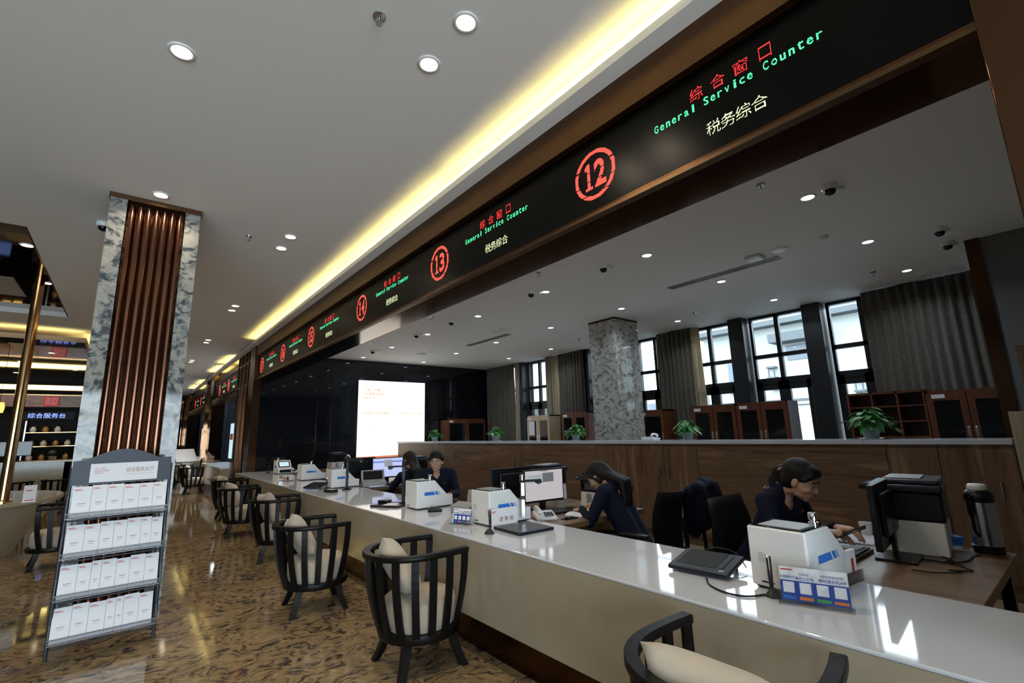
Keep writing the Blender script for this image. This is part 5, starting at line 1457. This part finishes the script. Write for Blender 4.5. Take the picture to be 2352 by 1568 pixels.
def person(name_label, loc, yaw_, sh=(.05, .92), head=(.08, 1.12), hyaw=0, hpitch=0, hands_=None, hair='ponytail', scale=1.0, hairmat='hair', glasses=False, vneck=False, uniform=False, shw=.185, curl=.5, hroll=0, fwdh=(1, 0, -.2)):
    t = thing('person', name_label, 'person', loc, yaw_)
    t.scale = (scale,) * 3
    sf, sz = sh; hf, hz = head
    HM = Matrix.Translation((hf, 0, hz)) @ Matrix.Rotation(math.radians(hyaw), 4, 'Z') @ Matrix.Rotation(math.radians(hpitch), 4, 'Y') @ Matrix.Rotation(math.radians(hroll), 4, 'X')
    def H(x, y, z): return HM @ V((x, y, z))
    sk = MB(); cl = MB()
    def ell_(bm, c, r):
        bmesh.ops.create_icosphere(bm.bm, subdivisions=3, radius=1, matrix=HM @ Matrix.Translation(c) @ Matrix.Diagonal((*r, 1)))
    ell_(sk, (-.012, 0, .034), (.094, .075, .086)); ell_(sk, (.020, 0, -.012), (.070, .067, .082)); ell_(sk, (.030, 0, -.060), (.050, .053, .042))
    ell_(sk, (.062, 0, -.088), (.020, .025, .018))
    sk.capsule(H(.084, 0, .012), .008, H(.104, 0, -.022), .0115); sk.capsule(H(.092, .010, -.026), .007, H(.092, -.010, -.026), .007)
    for s_ in (-1, 1):
        sk.capsule(H(.078, s_ * .016, .030), .010, H(.070, s_ * .046, .026), .010)
        sk.capsule(H(.066, s_ * .036, -.022), .020, H(.05, s_ * .044, -.03), .018)
        ell_(sk, (-.004, s_ * .077, -.008), (.018, .008, .030))
    ell_(sk, (.040, 0, -.052), (.047, .045, .045))
    sk.capsule(H(.083, -.016, -.056), .0075, H(.083, .016, -.056), .0075)
    sk.capsule(H(.080, -.013, -.067), .0075, H(.080, .013, -.067), .0075)
    nb = V((sf + .01, 0, sz + .045))
    sk.capsule(H(-.018, 0, -.055), .050, nb, .052); sk.capsule(nb, .052, V((sf, 0, sz - .05)), .07)
    # trunk
    hip = V((0, 0, .52))
    chest = V((sf * .9, 0, sz - .12)); belly = V((sf * .4, 0, .66))
    for bm, g in ((sk, -.02), (cl, 0.0)):
        for s_ in (-1, 1):
            bm.capsule(V((sf, s_ * (shw - .055), sz - .02)), .062 + g, chest + V((.01, s_ * .07, 0)), .098 + g)
            bm.capsule(chest + V((.01, s_ * .065, 0)), .100 + g, belly + V((0, s_ * .055, 0)), .095 + g)
            bm.capsule(belly + V((0, s_ * .05, 0)), .095 + g, hip + V((0, s_ * .06, 0)), .105 + g)
        bm.capsule(V((sf, -shw + .06, sz - .005)), .055 + g, V((sf, shw - .06, sz - .005)), .055 + g)
    if not vneck:
        for k in range(14):
            a = 2 * PI * k / 14; b2 = 2 * PI * (k + 1) / 14
            f = lambda q: nb + V((.050 * math.cos(q) , .054 * math.sin(q), .012 - .012 * math.cos(q)))
            cl.capsule(f(a), .017, f(b2), .017); cl.capsule(f(a) + V((-.006, 0, .014)), .013, f(b2) + V((-.006, 0, .014)), .013)
    else:
        sk.capsule(nb + V((.03, 0, -.01)), .040, V((sf + .070, 0, sz - .065)), .016)
    hands_ = hands_ or [(.38, .12, .76), (.38, -.12, .76)]
    for s_, Wp in zip((1, -1), hands_):
        S = V((sf, s_ * shw, sz - .02)); W = V(Wp)
        if (W - S).length > .51: W = S + (W - S).normalized() * .51
        E = ik(S, W, .275, .245, (-.35, s_ * .6, -.75))
        cl.capsule(S, .060, E, .047); cl.capsule(E, .047, E.lerp(W, .96), .034)
        sk.capsule(S, .04, E, .034); sk.capsule(E, .034, W, .024)
        hand(sk, W, (fwdh[0], -s_ * .25 + fwdh[1], fwdh[2]), (0, 0, 1), -s_, curl)
    finish(sk, 'body', M['skin'], t, .0052, 3)
    finish(cl, 'jacket' if uniform else 'jumper', M['navy'], t, .009, 5)
    lg = MB()
    for s_ in (-1, 1):
        kn = V((.42, s_ * .11, .50)); an = V((.42, s_ * .11, .09))
        lg.capsule(hip + V((0, s_ * .07, -.01)), .10, kn, .065); lg.capsule(kn, .062, an, .042); 
    lg.capsule(hip + V((0, -.06, 0)), .11, hip + V((0, .06, 0)), .11)
    finish(lg, 'trousers', M['trousers'], t, .012, 4)
    for s_ in (-1, 1):
        MB().capsule((.40, s_ * .11, .045), .042, (.53, s_ * .115, .035), .033).build('shoe', M['black_plastic'], t, True)
    # face details
    for s_ in (-1, 1):
        MB().sph(H(.0795, s_ * .032, .006), .0120, 14, 10, (1, 1, .42)).build('eye', M['eye_white'], t, True)
        MB().sph(H(.0885, s_ * .032 , .0055), .0048, 10, 8, (.8, 1, .9)).build('iris', M['hair'], t, True)
        MB().tube([H(.086, s_ * .019, .008), H(.0915, s_ * .032, .0122), H(.080, s_ * .047, .008)], .0020, 6).build('eyelash', M['hair'], t, True)
        MB().tube([H(.090, s_ * .014, .030), H(.088, s_ * .034, .036), H(.074, s_ * .052, .030)], .0034, 6).build('eyebrow', M['hair'], t, True)
    MB().tube([H(.083, -.025, -.0625), H(.0895, -.010, -.0600), H(.0905, 0, -.0608), H(.0895, .010, -.0600), H(.083, .025, -.0625)], [.0012, .0042, .0038, .0042, .0012], 8).build('lips', M['lips'], t, True)
    if glasses:
        g = MB()
        for s_ in (-1, 1):
            c = V((.104, s_ * .033, .004)); pts = [H(c.x - .004 * abs(math.cos(a)), c.y + .026 * math.cos(a), c.z + .017 * math.sin(a)) for a in [2 * PI * k / 16 for k in range(17)]]
            g.tube(pts, .0013, 5)
            g.tube([H(.100, s_ * .059, .008), H(.05, s_ * .076, .010), H(-.005, s_ * .082, .004)], .0014, 5)
        g.tube([H(.104, -.008, .006), H(.107, 0, .009), H(.104, .008, .006)], .0013, 5)
        g.build('glasses', M['black_plastic'], t, True)
    # hair
    h = MB()
    def he(c, r): bmesh.ops.create_icosphere(h.bm, subdivisions=3, radius=1, matrix=HM @ Matrix.Translation(c) @ Matrix.Diagonal((*r, 1)))
    if hair == 'short':
        he((-.020, 0, .056), (.100, .088, .086)); he((-.050, 0, .010), (.066, .081, .078)); he((.034, 0, .094), (.066, .070, .038))
        for s_ in (-1, 1): h.capsule(H(.040, s_ * .068, .056), .018, H(.010, s_ * .077, .010), .011)
        for k in range(7): h.capsule(H(.062, -.048 + k * .016, .094), .017, H(.086 - .002 * abs(k - 3), -.051 + k * .017, .056 + .006 * (k % 2)), .008)
    else:
        he((-.022, 0, .048), (.100, .087, .088)); he((-.045, 0, .0), (.070, .082, .085)); he((.030, 0, .082), (.066, .068, .042))
        for s_ in (-1, 1):
            h.capsule(H(.060, s_ * .045, .068), .022, H(.036, s_ * .071, .028), .014)
            if hair != 'ponytail': h.capsule(H(.02, s_ * .074, .03), .016, H(-.02, s_ * .074, -.06), .018)
        if hair in ('ponytail', 'bun'):
            h.capsule(H(-.105, 0, .03), .030, H(-.135, 0, .0), .034); h.capsule(H(-.135, 0, .0), .034, H(-.14, 0, -.07), .030); h.capsule(H(-.14, 0, -.07), .034, H(-.10, 0, -.15), .026); h.capsule(H(-.06, 0, -.04), .050, H(-.075, 0, -.09), .042)
        if hair == 'long':
            h.capsule(H(-.08, 0, .03), .06, H(-.10, 0, -.06), .052); [(h.capsule(H(-.07, q * .035, -.02), .045, V((sf - .09, q * .045, sz + .055)), .036), h.capsule(V((sf - .09, q * .045, sz + .055)), .036, V((sf - .115, q * .045, sz - .12)), .022)) for q in (-1, 0, 1)]
    finish(h, 'hair', M[hairmat], t, .006, 3 if hair == 'short' else 12)
    if hair == 'ponytail':
        MB().lathe([(.024, -.012), (.036, -.006), (.038, .004), (.024, .012)], (0, 0, 0), 14, mtx=HM @ Matrix.Translation((-.118, 0, .022)) @ Matrix.Rotation(math.radians(-50), 4, 'Y')).build('hair_tie', M['lips'], t, True)
    if uniform:
        for s_ in (-1, 1):
            b2 = MB()
            c = V((sf, s_ * (shw - .045), sz + .052))
            for k in range(2): b2.box(-.022 + .02 * k, -.006, 0, -.016 + .02 * k, .03, .003, mtx=Matrix.Translation(c) @ Matrix.Rotation(-s_ * .35, 4, 'X'))
            b2.build('shoulder_stripe', M['steel'], t)
        MB().box(0, -.032, -.007, .003, .032, .009, mtx=Matrix.Translation((sf * .9 + .108, .09, sz - .10)) @ Matrix.Rotation(.35, 4, 'Z')).build('red_name_badge', M['red'], t)
        MB().box(0, -.028, -.004, .0036, .028, -.0005, mtx=Matrix.Translation((sf * .9 + .108, .09, sz - .10)) @ Matrix.Rotation(.35, 4, 'Z')).build('badge_lettering', M['gold'], t)
        for s_ in (-1, 1): MB().prism([(0, 0), (.035 * s_, .012), (.018 * s_, -.055)], 'x', 0, .004).xf(Matrix.Translation((sf + .068, 0, sz + .03))).build('shirt_collar', mat('pale_blue_shirt', (.25, .35, .6), .7), t)
    elif vneck:
        MB().sph((sf + .10, .10, sz - .13), .005, 8, 6).sph((sf + .10, .075, sz - .13), .005, 8, 6).build('pin_badge', M['gold'], t, True)
        MB().box(-.003, -.016, -.012, .003, .016, .012, mtx=Matrix.Translation((sf + .03, shw + .06, sz - .13))).build('sleeve_patch', M['gold'], t)
    return t
person('woman in navy uniform looking down at her phone beside the nearest terminal', (3.33, 1.64, 0), math.radians(-93), sh=(.25, 1.005), head=(.385, 1.10), hyaw=4, hpitch=26, shw=.195,
       hands_=[(.50, .13, .825), (.50, -.11, .835)], hair='ponytail', uniform=True, curl=.45, fwdh=(1, 0, .0))
person('woman with long dark hair and glasses bent over, writing in a notebook', (3.36, 2.58, 0), math.radians(98), sh=(.17, .955), head=(.335, 1.035), hyaw=6, hpitch=38, shw=.195,
       hands_=[(.46, .10, .765), (.44, -.12, .79)], hair='long', glasses=True, uniform=True, curl=.55)
person('man with short black hair and glasses in a navy V-neck jumper looking towards the hall', (3.00, 5.27, 0), math.radians(-110), sh=(.05, .995), head=(.10, 1.118), hyaw=-22, hpitch=0,
       hands_=[(.40, .10, .77), (.36, -.18, .77)], hair='short', glasses=True, vneck=True, shw=.195)
person('woman with long brown hair seen from behind at the bright monitor', (3.28, 6.30, 0), math.radians(92), sh=(.10, .90), head=(.20, 1.085), hyaw=8, hpitch=8,
       hands_=[(.48, .12, .76), (.48, -.12, .76)], hair='long', hairmat='brown_hair', scale=1.0)
person('blurred person in black sitting behind the reception desk at the far left', (-1.42, 16.75, .0), math.radians(-90), sh=(.05, .98), head=(.12, 1.17), hpitch=25, hair='short', scale=1.0)
# phone and pen held
tag(MB().box(-.075, -.038, -.004, .075, .038, .004, .003, mtx=Matrix.Translation((3.20, .985, .852)) @ Matrix.Rotation(math.radians(-75), 4, 'Z') @ Matrix.Rotation(math.radians(-25), 4, 'Y')).build('mobile_phone', M['black_glass'], None, True), 'smartphone held in both hands by the woman in uniform', 'phone')
tag(MB().cyl((3.34, 2.975, .745), (3.40, 2.92, .88), .004, seg=8).build('pen', M['steel'], None, True), 'pen held in the writing hand of the woman with glasses', 'pen')
# jacket over the chair back
jk = thing('jacket', 'navy uniform jacket draped over the back of the empty mesh chair', 'jacket', (3.885, 2.255, 0), math.radians(-75))
j = MB()
for (a, ra, b2, rb) in (((0, -.19, .955), .05, (0, .19, .955), .05), ((.03, -.16, .94), .05, (.04, -.14, .66), .045), ((.03, .16, .94), .05, (.04, .14, .66), .045), ((-.03, -.15, .94), .045, (-.05, -.15, .60), .05), ((-.03, .15, .94), .045, (-.05, .15, .60), .05), ((-.04, 0, .93), .045, (-.05, 0, .60), .045), ((-.06, -.21, .92), .05, (-.08, -.20, .62), .038), ((-.06, .21, .92), .05, (-.08, .20, .62), .038), ((0, -.03, .985), .04, (0, .05, .985), .035)):
    j.capsule(a, ra, b2, rb)
finish(j, 'cloth', M['navy'], jk, .010, 5)
MB().sph((-.10, .05, .86), .012, 10, 8).sph((-.10, -.02, .82), .006, 8, 6).build('badge', M['gold'], jk, True)
MB().tube([(-.085, .11, .93), (-.10, .09, .90), (-.10, .085, .88)], .004, 6).build('silver_braid', M['steel'], jk, True)
